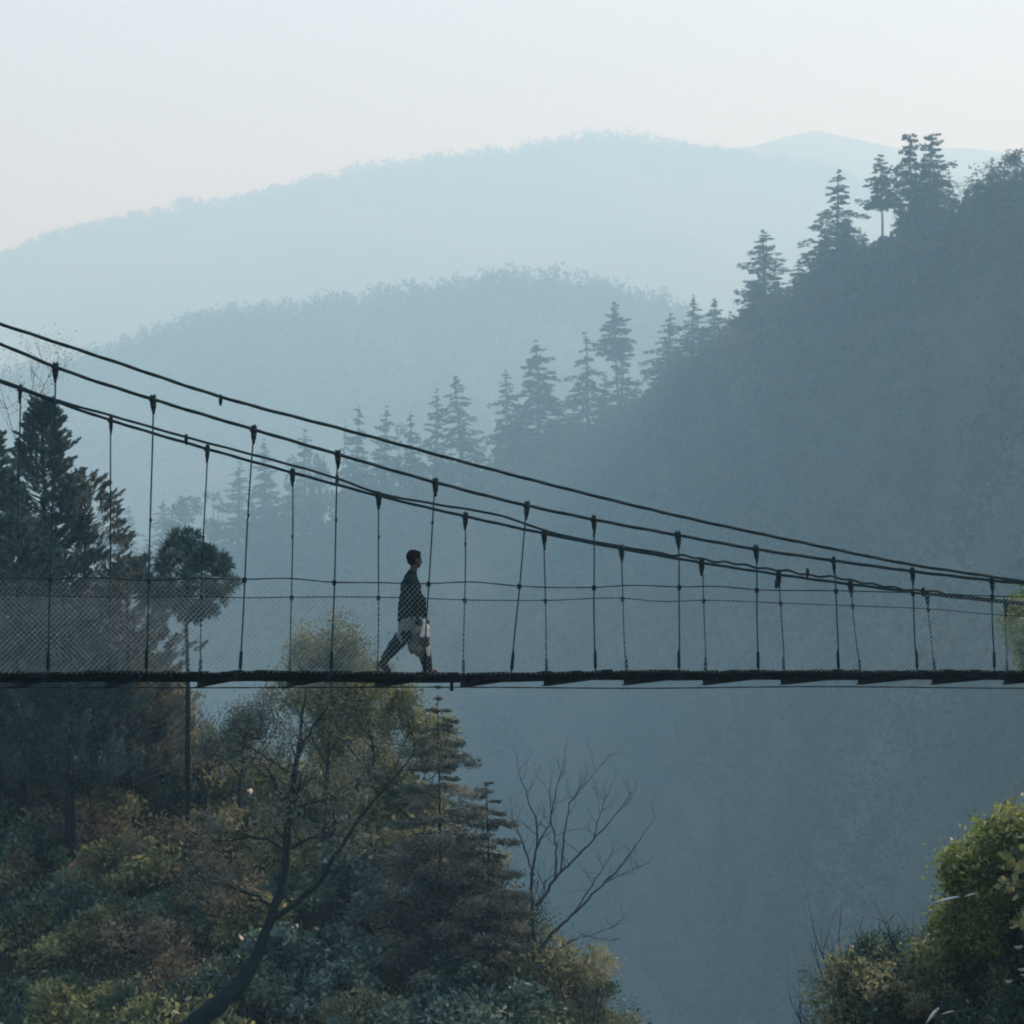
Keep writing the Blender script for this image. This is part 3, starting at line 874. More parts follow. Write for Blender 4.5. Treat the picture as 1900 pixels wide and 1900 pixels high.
G1 = 'conifers along the crest of the right hill'
G2 = 'conifers on the hazy spur left of the right hill'
RT = [
 # px, top, base, width, kind, label, distance in front of the crest
 (1858, 285, 400, 110, 'open0', 'loose broad tree on the hill crest near the right edge of the sky', 0),
 (1912, 300, 385, 70, 'round1', 'bushy tree cut by the right edge of the picture on the hill crest', -4),
 (1792, 325, 410, 64, 'open0', 'small airy tree between the dense tall pair and the broad tree at right', 0),
 (1760, 318, 425, 52, 'sparse0', 'thin drooping conifer just right of the tallest dense pair on the crest', 3),
 (1722, 252, 442, 62, 'column', 'right tree of the tall dense pair with bare lower trunks on the crest', 4),
 (1697, 250, 440, 56, 'column', 'left tree of the tall dense pair with a thin pointed tip on the crest', 8),
 (1638, 292, 470, 52, 'bare_pine', 'slender pine with a bare trunk and small high crown on the skyline', 2),
 (1668, 392, 455, 40, 'open0', 'low scraggly tree at the foot of the slender bare-trunked pine', 0),
 (1549, 322, 530, 84, 'sparse1', 'tall open conifer whose tip stands above the denser lower crowns on the crest', 6),
 (1563, 400, 540, 88, 'dense0', 'dense dark conifer just right of the tall open one on the crest', 10),
 (1592, 415, 520, 44, 'round1', 'rounded tree on the right shoulder of the dense dark conifer', 3),
 (1420, 430, 600, 88, 'fir0', 'symmetrical spire-shaped fir standing alone in the middle of the crest', 8),
 (1488, 482, 585, 54, 'sparse0', 'small thin conifer right of the lone spire-shaped fir', 4),
 (1352, 585, 640, 44, 'round1', 'small rounded tree on the crest left of the lone fir', 2),
 (1386, 570, 618, 34, 'round0', 'tiny bush-like tree close to the left foot of the lone fir', 0),
 (1326, 556, 690, 52, 'dense1', 'blunt dense conifer, rightmost of the cluster of three on the slope', 4),
 (1286, 552, 700, 62, 'fir1', 'middle conifer of the cluster of three on the slope', 8),
 (1238, 584, 715, 62, 'sparse1', 'leftmost drooping conifer of the cluster of three with ground showing below', 4),
 (1218, 700, 760, 34, 'round0', 'small round tree where the slope meets the left tree clusters', 0),
 (1148, 562, 780, 54, 'high_pine', 'pine with its crown held high on a bare trunk above other firs', 2),
 (1151, 648, 800, 72, 'fir2', 'pointed fir directly below the high-crowned pine', 10),
 (1096, 620, 830, 88, 'sparse0', 'ragged fir with light gaps left of the high-crowned pine', 12),
 (1002, 636, 870, 92, 'dense0', 'broad dense fir, largest of the hazy spur trees', 12),
 (944, 690, 868, 52, 'sparse1', 'narrow drooping fir close left of the broad dense fir', 4),
 (860, 698, 885, 74, 'fir3', 'fir with a wide skirt left of the bright gap in the trees', 6),
 (811, 728, 905, 56, 'fir0', 'tall narrow fir overlapping the wide-skirted one', 8),
 (772, 768, 925, 50, 'dense1', 'dense fir third from the bright gap, crown crossed by the top cable', 6),
 (745, 772, 930, 40, 'round1', 'blunt tree at the left end of the cluster behind the top cable', 3),
 (700, 757, 970, 52, 'dense0', 'right one of two rounded spires just under the top cable', 4),
 (655, 760, 975, 58, 'dense1', 'left one of two rounded spires just under the top cable', 8),
 (627, 790, 975, 36, 'fir1', 'faint thin conifer left of the two rounded spires', -20),
 (565, 796, 1010, 54, 'fir2', 'pale spire rising between the two near hangers left of the person', 0),
 (602, 822, 1010, 54, 'round0', 'wide pale tree right of the pale spire', -10),
 (535, 830, 1010, 36, 'round1', 'short pale tree left of the pale spire', -12),
 (497, 818, 1030, 52, 'dense0', 'pale blunt conifer crossed by the main cables', 0),
 (440, 862, 1050, 72, 'fir0', 'hazy conifer left of the blunt one, base in the shade of the spur', 4),
 (395, 902, 1060, 66, 'round1', 'hazy round-topped tree above the lollipop shaped near tree', 3),
 (338, 906, 1068, 72, 'round0', 'hazy bushy tree over the left hanging rods', 4),
 (300, 930, 1075, 46, 'fir3', 'small hazy conifer left of the bushy one', 2),
 (243, 944, 1090, 44, 'sparse1', 'faint small conifer close right of the large left tree', 0),
 (195, 975, 1100, 60, 'round0', 'faint rounded tree half behind the large left tree', 0),
]
for (px, top, base, w, key, lab, back) in RT:
    ridge_tree(right_hill, px, top, base, w, key, lab, back, group=G1 if px > 1200 else G2)
# filling trees of the spur: darker second row below the crest
fill = [(655, 870, 1010, 'below the left rounded spire'), (720, 860, 985, 'below the right rounded spire'), (590, 900, 1040, 'below the wide pale tree'), (540, 905, 1045, 'below the pale spire'),
        (470, 930, 1065, 'below the pale blunt conifer'), (415, 955, 1075, 'right of the round-topped hazy tree'), (880, 835, 930, 'at the right foot of the wide-skirted fir'), (925, 820, 905, 'at the foot of the narrow drooping fir'),
        (975, 800, 905, 'at the left foot of the broad dense fir'), (1050, 770, 880, 'between the broad dense fir and the ragged fir'), (1120, 740, 850, 'at the right foot of the ragged fir'),
        (1180, 715, 800, 'right of the pointed fir under the high-crowned pine'), (770, 850, 960, 'under the crown crossed by the top cable'), (820, 830, 940, 'under the tall narrow fir'),
        (690, 900, 1020, 'low between the two rounded spires'), (630, 930, 1040, 'low above the far handrail left of the person'), (750, 905, 1000, 'above the head of the walking person'),
        (360, 975, 1085, 'behind the round crown of the near pine'), (510, 950, 1060, 'low between the second pair of far hangers'), (270, 1000, 1095, 'left of the near round pine'),
        (1040, 840, 930, 'below the broad dense fir on the slope'), (1255, 690, 770, 'below the cluster of three'), (1310, 670, 740, 'right below the cluster of three'), (1365, 640, 700, 'below the small rounded crest tree'),
        (1160, 790, 860, 'below the pointed fir on the slope'), (900, 880, 960, 'below the bright gap in the trees'), (1450, 570, 625, 'between the lone fir and the thin conifer')]
for i, (px, top, base, where) in enumerate(fill):
    key = ['dense0', 'fir2', 'round0', 'dense1', 'fir1', 'round1'][i % 6]
    ridge_tree(right_hill, px, top, base + 12, (base - top) * .5, key, 'low dark crown ' + where, 6 + 3 * (i % 4), group='merged trees under the crest of the spur')

rnd2 = random.Random(19)
def crest_row(px): return smooth_poly(right_hill.crest, px, 10)[0]
MORE = [(884, 'dense1', 96, 'thin leaning fir in the bright gap of the trees'), (965, 'fir2', 130, 'mid-height fir hidden in the left flank of the broad dense fir'), (1032, 'fir1', 140, 'fir filling the space right of the broad dense fir'), (1065, 'dense0', 120, 'dark fir at the left foot of the ragged fir'),
        (1124, 'fir0', 150, 'fir between the ragged fir and the pointed one'), (1178, 'dense1', 95, 'short dense fir right of the high-crowned pine'), (1262, 'fir3', 100, 'short fir between the left and middle conifers of the cluster'), (1306, 'sparse0', 110, 'slim fir inside the cluster of three'),
        (1345, 'dense0', 70, 'short dark fir right of the cluster of three'), (1402, 'sparse1', 90, 'ragged small conifer leaning on the lone fir from the left'), (1445, 'dense1', 70, 'short dense fir at the right foot of the lone fir'), (1512, 'fir2', 80, 'short fir left of the tall open conifer'),
        (1532, 'dense1', 120, 'dense fir under the tall open conifer'), (1600, 'dense0', 75, 'low dark fir right of the dense conifer on the crest'), (1675, 'sparse0', 90, 'open low conifer at the left foot of the dense tall pair'), (1735, 'fir3', 110, 'fir at the right foot of the dense tall pair'),
        (1815, 'round0', 70, 'low rounded tree between the small airy tree and the broad tree'), (1838, 'dense1', 80, 'dark low conifer below the broad tree'), (1885, 'round0', 95, 'rounded tree under the broad tree at right'),
        (835, 'fir1', 120, 'fir between the wide-skirted fir and the tall narrow fir'), (790, 'dense0', 110, 'dense fir left of the tall narrow fir'), (722, 'fir3', 120, 'pale fir right of the two rounded spires'), (678, 'fir0', 130, 'pale fir between the two rounded spires'),
        (585, 'sparse1', 130, 'pale open fir between the spire and the wide tree'), (520, 'fir0', 110, 'pale fir right of the blunt conifer'), (468, 'fir2', 120, 'pale fir left of the blunt conifer'), (420, 'round1', 100, 'pale rounded tree right of the round-topped one'), (370, 'fir1', 90, 'pale fir right of the bushy tree')]
for px, key, hp, lab in MORE:
    b = crest_row(px) + 14
    if px < 1400: hp *= .72
    ridge_tree(right_hill, px, b - hp, b, hp * (.42 if key[0] != 'r' else .7), key, lab, rnd2.uniform(2, 9), group='smaller trees along the crest')

G3 = 'faint trees on the middle ridge'
for (px, top, base, w, key, lab) in [
    (1232, 528, 600, 44, 'round1', 'faint ghostly tree in the haze left of the slope cluster'), (1190, 540, 600, 30, 'dense0', 'faint narrow tree beside the ghostly one on the middle ridge'),
    (1122, 518, 555, 26, 'fir1', 'tiny faint tree at the right end of the middle ridge top'), (572, 560, 596, 30, 'round0', 'tiny faint round tree alone on the middle ridge skyline'),
    (376, 590, 618, 24, 'round1', 'tiny faint tree at the left part of the middle ridge skyline'), (975, 508, 530, 16, 'fir2', 'tiny spike tree at the top of the middle ridge')]:
    ridge_tree(mid_ridge, px, top, base, w, key, lab, 0, name='ridge_tree', group=G3)
for (px, top, base, w, lab) in [(340, 362, 402, 46, 'faint large tree standing out on the far mountain skyline'), (402, 364, 394, 30, 'faint smaller tree right of the large one on the far mountain skyline')]:
    ridge_tree(far_mountain, px, top, base, w, 'round0', lab, 0, name='ridge_tree', group='faint trees on the far mountain')

# ------------------------------------------------------------------ near banks and their vegetation
left_crest = [(-3500, 800, 110), (-1500, 1150, 104), (-500, 1330, 98), (0, 1400, 94), (330, 1430, 90), (450, 1500, 88), (700, 1630, 85), (900, 1730, 82), (1020, 1830, 80), (1100, 1900, 79), (1180, 2010, 78), (1400, 2400, 76), (2200, 3800, 74)]
left_bank = Ridge('left_bank', left_crest, 62, 120, 0.72, 0.9, 200, 60, M_soil, amp=1.6, nscale=0.12, crest_amp=0.3, round_=20, seed=21.0)
right_crest = [(600, 3800, 52), (1150, 2500, 52), (1350, 2150, 52), (1480, 1985, 52), (1560, 1905, 51), (1650, 1855, 51), (1760, 1830, 50), (1860, 1800, 49), (1960, 1740, 48), (2100, 1480, 46), (2230, 1270, 45), (2350, 1170, 45), (2600, 1080, 47), (3800, 1000, 52), (7000, 700, 70)]
right_bank = Ridge('right_bank', right_crest, 34, 60, 0.95, 1.0, 160, 50, M_soil, amp=1.0, nscale=0.2, crest_amp=0.3, round_=20, seed=27.0)
# the knoll the camera stands on
g = Geo()
vv = []
for i in range(41):
    for j in range(31):
        x = -60 + 3 * i; y = -50 + 2.2 * j
        z = -1.7 - max(0, y - 5) * 1.25 - 0.02 * abs(x) ** 1.2 + .3 * noise.noise(Vector((x * .2, y * .2, 3)))
        vv.append((x, y, max(z, -76)))
idx = np.arange(41 * 31).reshape(41, 31)
g.add(vv, np.stack([idx[:-1, :-1], idx[1:, :-1], idx[1:, 1:], idx[:-1, 1:]], axis=-1).reshape(-1, 4))
tag(link('viewpoint_ground', g.mesh('viewpoint_ground', M_soil, True)), kind='structure')

L_dark = leaf_mat('dark_green_leaves', [(0.009, 0.032, 0.030), (0.025, 0.072, 0.048), (0.078, 0.130, 0.085), (0.221, 0.260, 0.156)], rough=.45, trans=.45, spec=.6)  # lightest stops of these near leaf ramps paint in sunlit highlights
L_olive = leaf_mat('olive_leaves', [(0.018, 0.044, 0.028), (0.085, 0.117, 0.044), (0.221, 0.234, 0.098), (0.468, 0.455, 0.221)], rough=.48, trans=.55, spec=.5)
L_russet = leaf_mat('russet_leaves', [(.020, .036, .028), (.105, .092, .058), (.25, .19, .115), (.38, .30, .20)], rough=.6, trans=.5, spec=.3)
L_tan = leaf_mat('tan_leaves', [(0.021, 0.046, 0.034), (0.130, 0.150, 0.078), (0.325, 0.319, 0.169), (.38, .35, .22)], rough=.6, trans=.5, spec=.3)
L_teal = leaf_mat('blue_green_leaves', [(0.009, 0.037, 0.039), (0.030, 0.083, 0.078), (0.104, 0.163, 0.137), (0.312, 0.390, 0.312)], rough=.42, trans=.4, spec=.7)
L_cedar = leaf_mat('cedar_needles', [(.004, .032, .038), (.014, .058, .064), (.045, .10, .094), (.15, .18, .145)], rough=.6, trans=.3, spec=.3)
L_cedar_brown = leaf_mat('browned_cedar_needles', [(.010, .040, .040), (.050, .082, .072), (.15, .165, .135), (.30, .29, .24)], rough=.7, trans=.4, spec=.2)
L_bright = leaf_mat('yellow_green_leaves', [(0.021, 0.052, 0.023), (0.091, 0.143, 0.034), (0.260, 0.312, 0.078), (0.494, 0.494, 0.182)], rough=.4, trans=.5, spec=.5)
L_grey = leaf_mat('grey_dry_twigs', [(0.011, 0.034, 0.034), (0.057, 0.094, 0.078), (0.221, 0.221, 0.176)], rough=.8, trans=.4, spec=.2)
L_pale = leaf_mat('pale_dry_leaves', [(0.078, 0.104, 0.085), (0.260, 0.260, 0.208), (0.500, 0.500, 0.429), (0.500, 0.500, 0.500)], rough=.6, trans=.5, spec=.3)
M_bark = rough_mat('dark_bark', [(.003, .010, .011), (.007, .016, .017), (.018, .027, .025)], scale=12, rough=.95, bump=.8, dist=.02, spec=.04)
M_twig = rough_mat('pale_grey_bark', [(.014, .022, .026), (.03, .038, .042)], scale=10, rough=.9, bump=.4)

def shrub_geo(seed, n, leaf, rx=1.2, rz=1.0, lobes=14, aspect=.5, airy=.35, upright=0.0):
    rg = np.random.default_rng(seed)
    g = Geo()
    per = n // lobes
    for k in range(lobes):
        an = rg.uniform(0, 6.28); q = rx * rg.uniform(.0, .95) ** .7
        zc = rz * rg.uniform(.15, 1.25) * (1 - .45 * (q / rx) ** 2)
        c = np.array([math.cos(an) * q, math.sin(an) * q, zc])
        lr = rx * rg.uniform(.22, .5)
        d = rg.normal(size=(per, 3)); d /= np.linalg.norm(d, axis=1, keepdims=True)
        d *= (airy + (1 - airy) * rg.random((per, 1)) ** .4) * (1 + .25 * rg.normal(size=(per, 1)))
        al = d / (np.linalg.norm(d, axis=1, keepdims=True) + 1e-6)
        al[:, 2] += .3
        g.leaves(c + d * lr * [1, 1, .8], leaf, rg, aspect=aspect, along=al, along_w=.35)
    return g
def stems_geo(seed, rx, rz, n=9, twigs=5, r=.02):
    rd = random.Random(seed)
    g = Geo()
    for k in range(n):
        an = rd.uniform(0, 6.28); q = rx * rd.uniform(.3, .9)
        tip = Vector((math.cos(an) * q, math.sin(an) * q, rz * rd.uniform(.8, 1.5)))
        mid = tip * .5 + Vector((rd.uniform(-.1, .1), rd.uniform(-.1, .1), .15))
        g.tube([Vector((0, 0, -.5)), mid, tip], [r, r * .7, r * .25], 4, cap=False)
        for m in range(twigs):
            s_ = mid.lerp(tip, rd.random())
            g.tube([s_, s_ + Vector((rd.uniform(-.4, .4), rd.uniform(-.4, .4), rd.uniform(.1, .5)))], [r * .35, r * .12], 3, cap=False)
    return g
SH = {}
def shrub_kind(key, mat, variants, n, leaf, **k):
    SH[key] = []
    for v in range(variants):
        sd = sum(map(ord, key)) + v * 13
        SH[key].append((shrub_geo(sd, n, leaf, **k).mesh('foliage', mat), stems_geo(sd, k.get('rx', 1.2), k.get('rz', 1.0)).mesh('stems', M_bark)))
shrub_kind('dark', L_dark, 3, 3400, .16)
shrub_kind('olive', L_olive, 3, 3400, .16)
shrub_kind('russet', L_russet, 2, 3000, .14, airy=.5)
shrub_kind('tan', L_tan, 2, 3000, .14, airy=.5)
shrub_kind('teal', L_teal, 3, 3200, .19)
shrub_kind('bright', L_bright, 2, 3600, .12)
shrub_kind('pale', L_pale, 2, 2600, .13, airy=.5)
shrub_kind('grey', L_grey, 2, 3200, .085, airy=.6, aspect=.25)

COLW = {'dark': 'dark green', 'olive': 'olive green', 'russet': 'russet brown', 'tan': 'tan leaved', 'teal': 'blue-green', 'bright': 'yellow-green', 'grey': 'grey twiggy'}
MARKS = [(400, 1870, 'the foot of the leaning dark tree'), (515, 1690, 'the fork of the leaning dark tree'), (347, 1380, 'the thin pine trunk'), (815, 1740, 'the layered conifer'), (905, 1830, 'the smaller feathery conifer'),
         (992, 1740, 'the tall bare tree'), (1130, 1880, 'the tip of the left bank'), (20, 1880, 'the bottom left corner'), (0, 1600, 'the left edge'), (215, 1660, 'the middle of the brown patch'),
         (110, 1420, 'the feet of the left cedars'), (640, 1590, 'the right limb of the leaning tree'), (640, 1890, 'the bottom edge right of the leaning trunk'), (250, 1890, 'the bottom edge left of the leaning trunk'), (700, 1560, 'the olive tree trunk')]
USED = set()
def where_words(px, py):
    """place of a shrub told by the nearest landmarks, worded so that no two are alike"""
    ms = sorted(MARKS, key=lambda m: (m[0] - px) ** 2 + (m[1] - py) ** 2)
    for m in ms[:4]:
        dx, dy = px - m[0], py - m[1]
        v = 'above' if dy < -30 else 'below' if dy > 30 else ''
        h_ = 'left of' if dx < -30 else 'right of' if dx > 30 else ''
        d = math.hypot(dx, dy)
        near = 'just ' if d < 90 else 'well ' if d > 190 else ''
        words_ = (near + (v + ' and ' if v and h_ else v + ' ' if v else '') + (h_ + ' ' if h_ else '')) if (v or h_) else 'right at '
        yield (words_ + m[2]).replace('  ', ' ')
def unique_label(head, px, py):
    for w in where_words(px, py):
        for size in ('', 'low ', 'bushy ', 'loose ', 'small ', 'broad '):
            lab = size + head + ' shrub ' + w
            if lab not in USED and len(lab.split()) <= 16:
                USED.add(lab); return lab
    return head + ' shrub in the thicket'

rnd = random.Random(5)
def shrub(p, size, key, label, group, rz=None):
    t = empty('leafy_shrub', p, rnd.uniform(0, 6.28))
    f_, s_ = rnd.choice(SH[key])
    t.scale = (size * rnd.uniform(.85, 1.15), size * rnd.uniform(.85, 1.15), size * (rz or rnd.uniform(.8, 1.2)))
    link('foliage', f_, t); link('stems', s_, t)
    tag(t, label, 'shrub', group)
    return t
def grounded(ridge, px, py, Y, sz, k, lab, group):
    """shrub that stands on the bank and reaches up to where the photo shows its top"""
    p = at(px, py, Y)
    gz = ridge.point(px, Y - smooth_poly(ridge.crest, px, 10)[1]).z
    z0 = min(p.z, gz)
    t = shrub(Vector((p.x, p.y, z0)), sz, k, lab, group, rz=1.0)
    rise = (p.z - z0) / t.scale.z
    for ch in [c for c in C.objects if c.parent == t]:
        if ch.name.startswith('foliage'): ch.location.z = rise
        else: ch.scale.z = 1.0 + rise / 1.1
    return t
def pick(tbl):
    r = rnd.random() * sum(w for _, w in tbl)
    for k, w in tbl:
        r -= w
        if r <= 0: return k
    return tbl[-1][0]
def zone(px, py):
    if px < 130: return 'at the dark left edge of the bank', [('dark', 6), ('teal', 1), ('olive', 2)] if py < 1560 or py > 1700 else [('dark', 3), ('olive', 3), ('russet', 1)]
    if px < 440 and 1500 < py < 1850 and (px - 130) * .9 > (py - 1700): return 'on the brown patch in the left half of the bank', [('russet', 7), ('tan', 3), ('dark', 1), ('olive', 1)]
    if px < 420 and py > 1640: return 'in the lower left thicket', [('olive', 6), ('dark', 3), ('bright', .6)]
    if px < 480: return 'on the upper left bank just below the deck', [('olive', 3), ('tan', 2), ('dark', 3), ('russet', 1)]
    if px < 760 and py < 1620: return 'behind the leaning dark tree', [('tan', 3), ('olive', 3), ('teal', 2), ('grey', 2)]
    if px < 760: return 'right of the leaning trunk in the bottom thicket', [('dark', 3.5), ('teal', 4.5), ('olive', 1.2), ('tan', .6)]
    if px < 960: return 'below the layered conifer', [('teal', 4), ('dark', 4), ('olive', 1.5), ('tan', .7)]
    return 'on the right end of the left bank above the gorge', [('tan', 3), ('olive', 2.5), ('grey', 3), ('dark', 1.2)]
cnt = 0
# rows of shrubs from the crest forward, thinner size towards the crest end
for t_ in (-1, -4, -7.5, -11, -15, -19):
    u = -160.0
    while u < 1230:
        p = left_bank.point(u, t_ + rnd.uniform(-1.5, 1.5))
        px, py = CX + p.x / p.y * F, HY - p.z / p.y * F
        if py < 2010 and -120 < px < 1200:
            where, tbl = zone(px, py - 40)
            k = pick(tbl)
            sz = rnd.uniform(.75, 1.35) * (1.0 if px < 950 else .75)
            if py < 1500: sz *= .85
            shrub(p, sz, k, unique_label(COLW[k], px, py), 'shrubs covering the left bank')
            cnt += 1
        u += rnd.uniform(34, 52)
# taller bushes that fill the thicket up to its skyline
for (px, py, sz, k, lab) in [
    (640, 1500, 1.5, 'tan', 'tan bushy growth behind the right limb of the leaning tree'), (730, 1560, 1.6, 'olive', 'tall olive bush under the olive tree crown'), (560, 1540, 1.5, 'olive', 'olive bush directly behind the leaning trunk'),
    (790, 1650, 1.5, 'tan', 'brown-tipped bush in front of the layered conifer trunk'), (700, 1700, 1.5, 'dark', 'large dark bush left below the layered conifer'), (880, 1740, 1.5, 'dark', 'large dark bush right below the layered conifer'),
    (960, 1770, 1.2, 'grey', 'grey bush at the foot of the tall bare tree'), (1040, 1850, 1.2, 'tan', 'tan bush at the right shoulder of the left bank'), (1090, 1920, 1.0, 'grey', 'twiggy grey bush at the right tip of the left bank'),
    (800, 1820, 1.5, 'teal', 'large blue-green bush on the bottom right of the thicket'), (640, 1790, 1.5, 'teal', 'large blue-green bush right of the leaning trunk'), (480, 1500, 1.3, 'tan', 'tan bush left of the leaning trunk below the deck'),
    (240, 1385, .9, 'dark', 'dark bush between the cedars and the thin pine trunk'), (310, 1350, 1.1, 'tan', 'tan bush touching the thin pine trunk just below the deck'),
    (560, 1850, 1.1, 'pale', 'pale dry leaved bush in front of the bottom of the leaning trunk'), (640, 1770, .9, 'pale', 'whitish leaved bush right of the leaning trunk'),
    (360, 1440, 1.3, 'tan', 'pale tan bush at the foot of the thin pine trunk'), (250, 1440, 1.5, 'olive', 'olive bush below the brown cedar'), (150, 1480, 1.5, 'dark', 'dark bush under the left cedars'), (40, 1500, 1.5, 'dark', 'dark bush at the left edge under the cedars'),
    (900, 1850, 1.3, 'olive', 'olive bush on the bottom right of the left bank'), (985, 1880, 1.2, 'tan', 'tan bush near the bottom edge below the bare trees')]:
    Y = smooth_poly(left_bank.crest, px, 10)[1] - (1.0 if py < 1650 else 3.0)
    if py < 1425 and px < 320: Y = 87
    grounded(left_bank, px, py, Y, sz, k, lab, 'tall bushes of the left thicket')
# low cover between the shrubs
rng = np.random.default_rng(3)
def cover(name, ridge, u0, u1, n, mat, per=22, r=.45, leaf=.09):
    P = visible_part(ridge.P, u0, u1)
    jc_ = int(np.argmin(np.abs(ridge.ts)))
    pts = grid_points(P[:, max(0, jc_ - 22):jc_ + 4], n, rng)
    canopy(name, pts, mat, rng, per, r, leaf, .7, .4)
cover('ground_cover', left_bank, -250, 1280, 4200, L_olive)
cover('dead_leaf_cover', left_bank, -250, 1280, 2600, L_russet, 16)
cover('ground_cover', right_bank, 1380, 3600, 5200, L_dark)

# right bank shrubs
for (px, py, sz, k, lab) in [
    (1520, 1960, .62, 'grey', 'grey-brown dry shrub at the left tip of the right bank'), (1840, 1785, .85, 'olive', 'olive bush hiding the trunk of the yellow-green tree'), (1890, 1760, .85, 'dark', 'dark bush filling the right edge beside the yellow-green tree'), (1790, 1800, .7, 'olive', 'olive bush at the left foot of the yellow-green tree'),
     (1570, 1905, .6, 'grey', 'twiggy shrub second from the left tip of the right bank'),
    (1600, 1925, .62, 'tan', 'tan dry shrub low on the right bank near its left tip'), (1625, 1880, .62, 'dark', 'dark bush in the middle of the right bank top'),
    (1640, 1940, .6, 'dark', 'dark bush low in the shaded middle of the right bank'), (1690, 1860, .55, 'grey', 'grey twiggy shrub right of the dark bush on the right bank'),
    (1700, 1925, .42, 'tan', 'pale tan shrub at the bottom of the right bank'), (1740, 1850, .55, 'grey', 'leafless looking shrub left of the yellow-green tree'),
    (1790, 1870, .6, 'dark', 'dark shrub below the yellow-green tree'), (1850, 1860, .62, 'dark', 'dark shrub in the bottom right corner'),
    (1900, 1850, .6, 'olive', 'olive shrub at the right edge beside the pale leaves'), (1870, 1920, .6, 'dark', 'shaded bush at the very bottom right corner'),
    (1780, 1935, .6, 'dark', 'shaded bush on the bottom edge of the right bank'), (1550, 1990, .6, 'russet', 'brown shrub cut by the bottom edge at the left of the right bank')]:
    Y = smooth_poly(right_bank.crest, px, 10)[1] - (2.2 if py > 1890 else .6)
    if 1560 < px < 1770 and py > 1800: py -= 42; sz *= 1.25
    grounded(right_bank, px, py, Y, sz, k, lab, 'shrubs on the right bank')

# unbroken scrub over the bank where the bridge lands, beyond the right edge of the picture
pts = np.array([tuple(right_bank.point(u, t_)) for u in range(2010, 3400, 75) for t_ in (.5, -2, -4.5, -7, -10)])
canopy('bank_thicket', pts + rng.normal(size=pts.shape) * [.5, .5, .1], L_olive, rng, 700, 1.25, .16, .9, .5)

# ---------------- big conifers on the left
def plume_crown(h, r, seed, n, leaf=.2, per=46, shape=.6, low=.05, up=.8, rough_=.35, fill=.5):
    """dense cone of upswept sprays with deep bays between them"""
    rg = np.random.default_rng(seed)
    g = Geo()
    bays = [(rg.uniform(0, 6.28), rg.uniform(.1, .95)) for _ in range(16)]
    k = 0
    while k < n:
        t = rg.uniform(0, 1) ** 1.25
        an = rg.uniform(0, 6.28)
        R = r * (1 - t) ** shape * (1 + rough_ * noise.noise(Vector((math.cos(an) * 1.6, math.sin(an) * 1.6, t * 7 + seed))) * 1.6) + .12
        if any(abs((an - a + 3.14) % 6.28 - 3.14) < .35 and abs(t - tt) < .045 for a, tt in bays): R *= .55
        q = R * rg.uniform(fill, 1.0) ** .5
        c = np.array([math.cos(an) * q, math.sin(an) * q, h * (low + (1 - low) * t)])
        o_ = np.array([math.cos(an), math.sin(an), up * rg.uniform(.5, 1.3)]); o_ /= np.linalg.norm(o_)
        L_ = (.35 + .3 * rg.random()) * (1.1 - .55 * t) * min(1.0, r / 1.6)
        m = per
        s_ = rg.random((m, 1)) ** .7
        pos = c + o_ * (s_ - .35) * L_ * 1.6 + rg.normal(size=(m, 3)) * L_ * .17 * (1.15 - s_)
        al = np.tile(o_, (m, 1)) + rg.normal(size=(m, 3)) * .45
        al /= np.linalg.norm(al, axis=1, keepdims=True)
        g.leaves(pos, leaf, rg, aspect=.3, along=al, along_w=.8)
        if k % 4 == 0: g.tube([(0, 0, c[2] - q * .35), tuple(c)], [.025, .01], 3, cap=False)
        k += 1
    return g
def plume_tree(px, top, base, Y, halfw, mat, label, seed, n, **k):
    h = (base - top) * Y / F; r = halfw * Y / F
    t = empty('cedar_tree', at(px, base, Y), 0)
    link('crown', plume_crown(h, r, seed, n, **k).mesh('crown', mat), t)
    link('trunk', trunk_mesh(h * .93, .17, .02, seed, M_bark, .02).mesh('trunk', M_bark, True), t)
    return tag(t, label, 'tree', 'cedars on the left bank')
plume_tree(80, 745, 1450, 90, 158, L_cedar, 'tallest dark cedar at the left with its pointed tip touching the main cable', 101, 1300, shape=.62, fill=.12)
plume_tree(-20, 805, 1450, 87, 140, L_cedar, 'dark cedar cut by the left edge, left of the tallest one', 102, 950, shape=.6, fill=.2)
plume_tree(40, 960, 1450, 84, 120, L_cedar, 'lower dark cedar in front of the tallest one at the left edge', 103, 650, shape=.55)
plume_tree(160, 880, 1440, 91, 138, L_cedar_brown, 'brownish ragged cedar on the right flank of the tallest one', 104, 800, shape=.5, rough_=.6, per=34)
plume_tree(238, 1040, 1440, 86, 115, L_cedar_brown, 'low brownish cedar spreading behind the wire mesh at left', 105, 800, shape=.5, rough_=.6, per=34)
plume_tree(130, 1130, 1450, 83, 125, L_cedar, 'dark green low cedar behind the mesh under the tallest one', 106, 520, shape=.5)
plume_tree(285, 1215, 1450, 88, 75, L_tan, 'tan feathery low tree just left of the thin pine trunk', 107, 260, shape=.5, rough_=.5, per=34)
def near_conifer(name, px, top, base, Y, halfw, mat, label, seed, cat='tree', whorls=44, dens=26, leaf=.16, **k):
    h = (base - top) * Y / F
    r = halfw * Y / F
    t = empty(name, at(px, base, Y))
    link('crown', conifer_mesh(h, r, seed, whorls=whorls, dens=dens, leaf=leaf, **k).mesh('crown', mat), t)
    link('trunk', trunk_mesh(h * .995, .07, .01, seed, M_bark, .02).mesh('trunk', M_bark, True), t)
    return tag(t, label, cat, 'conifers on the left bank')

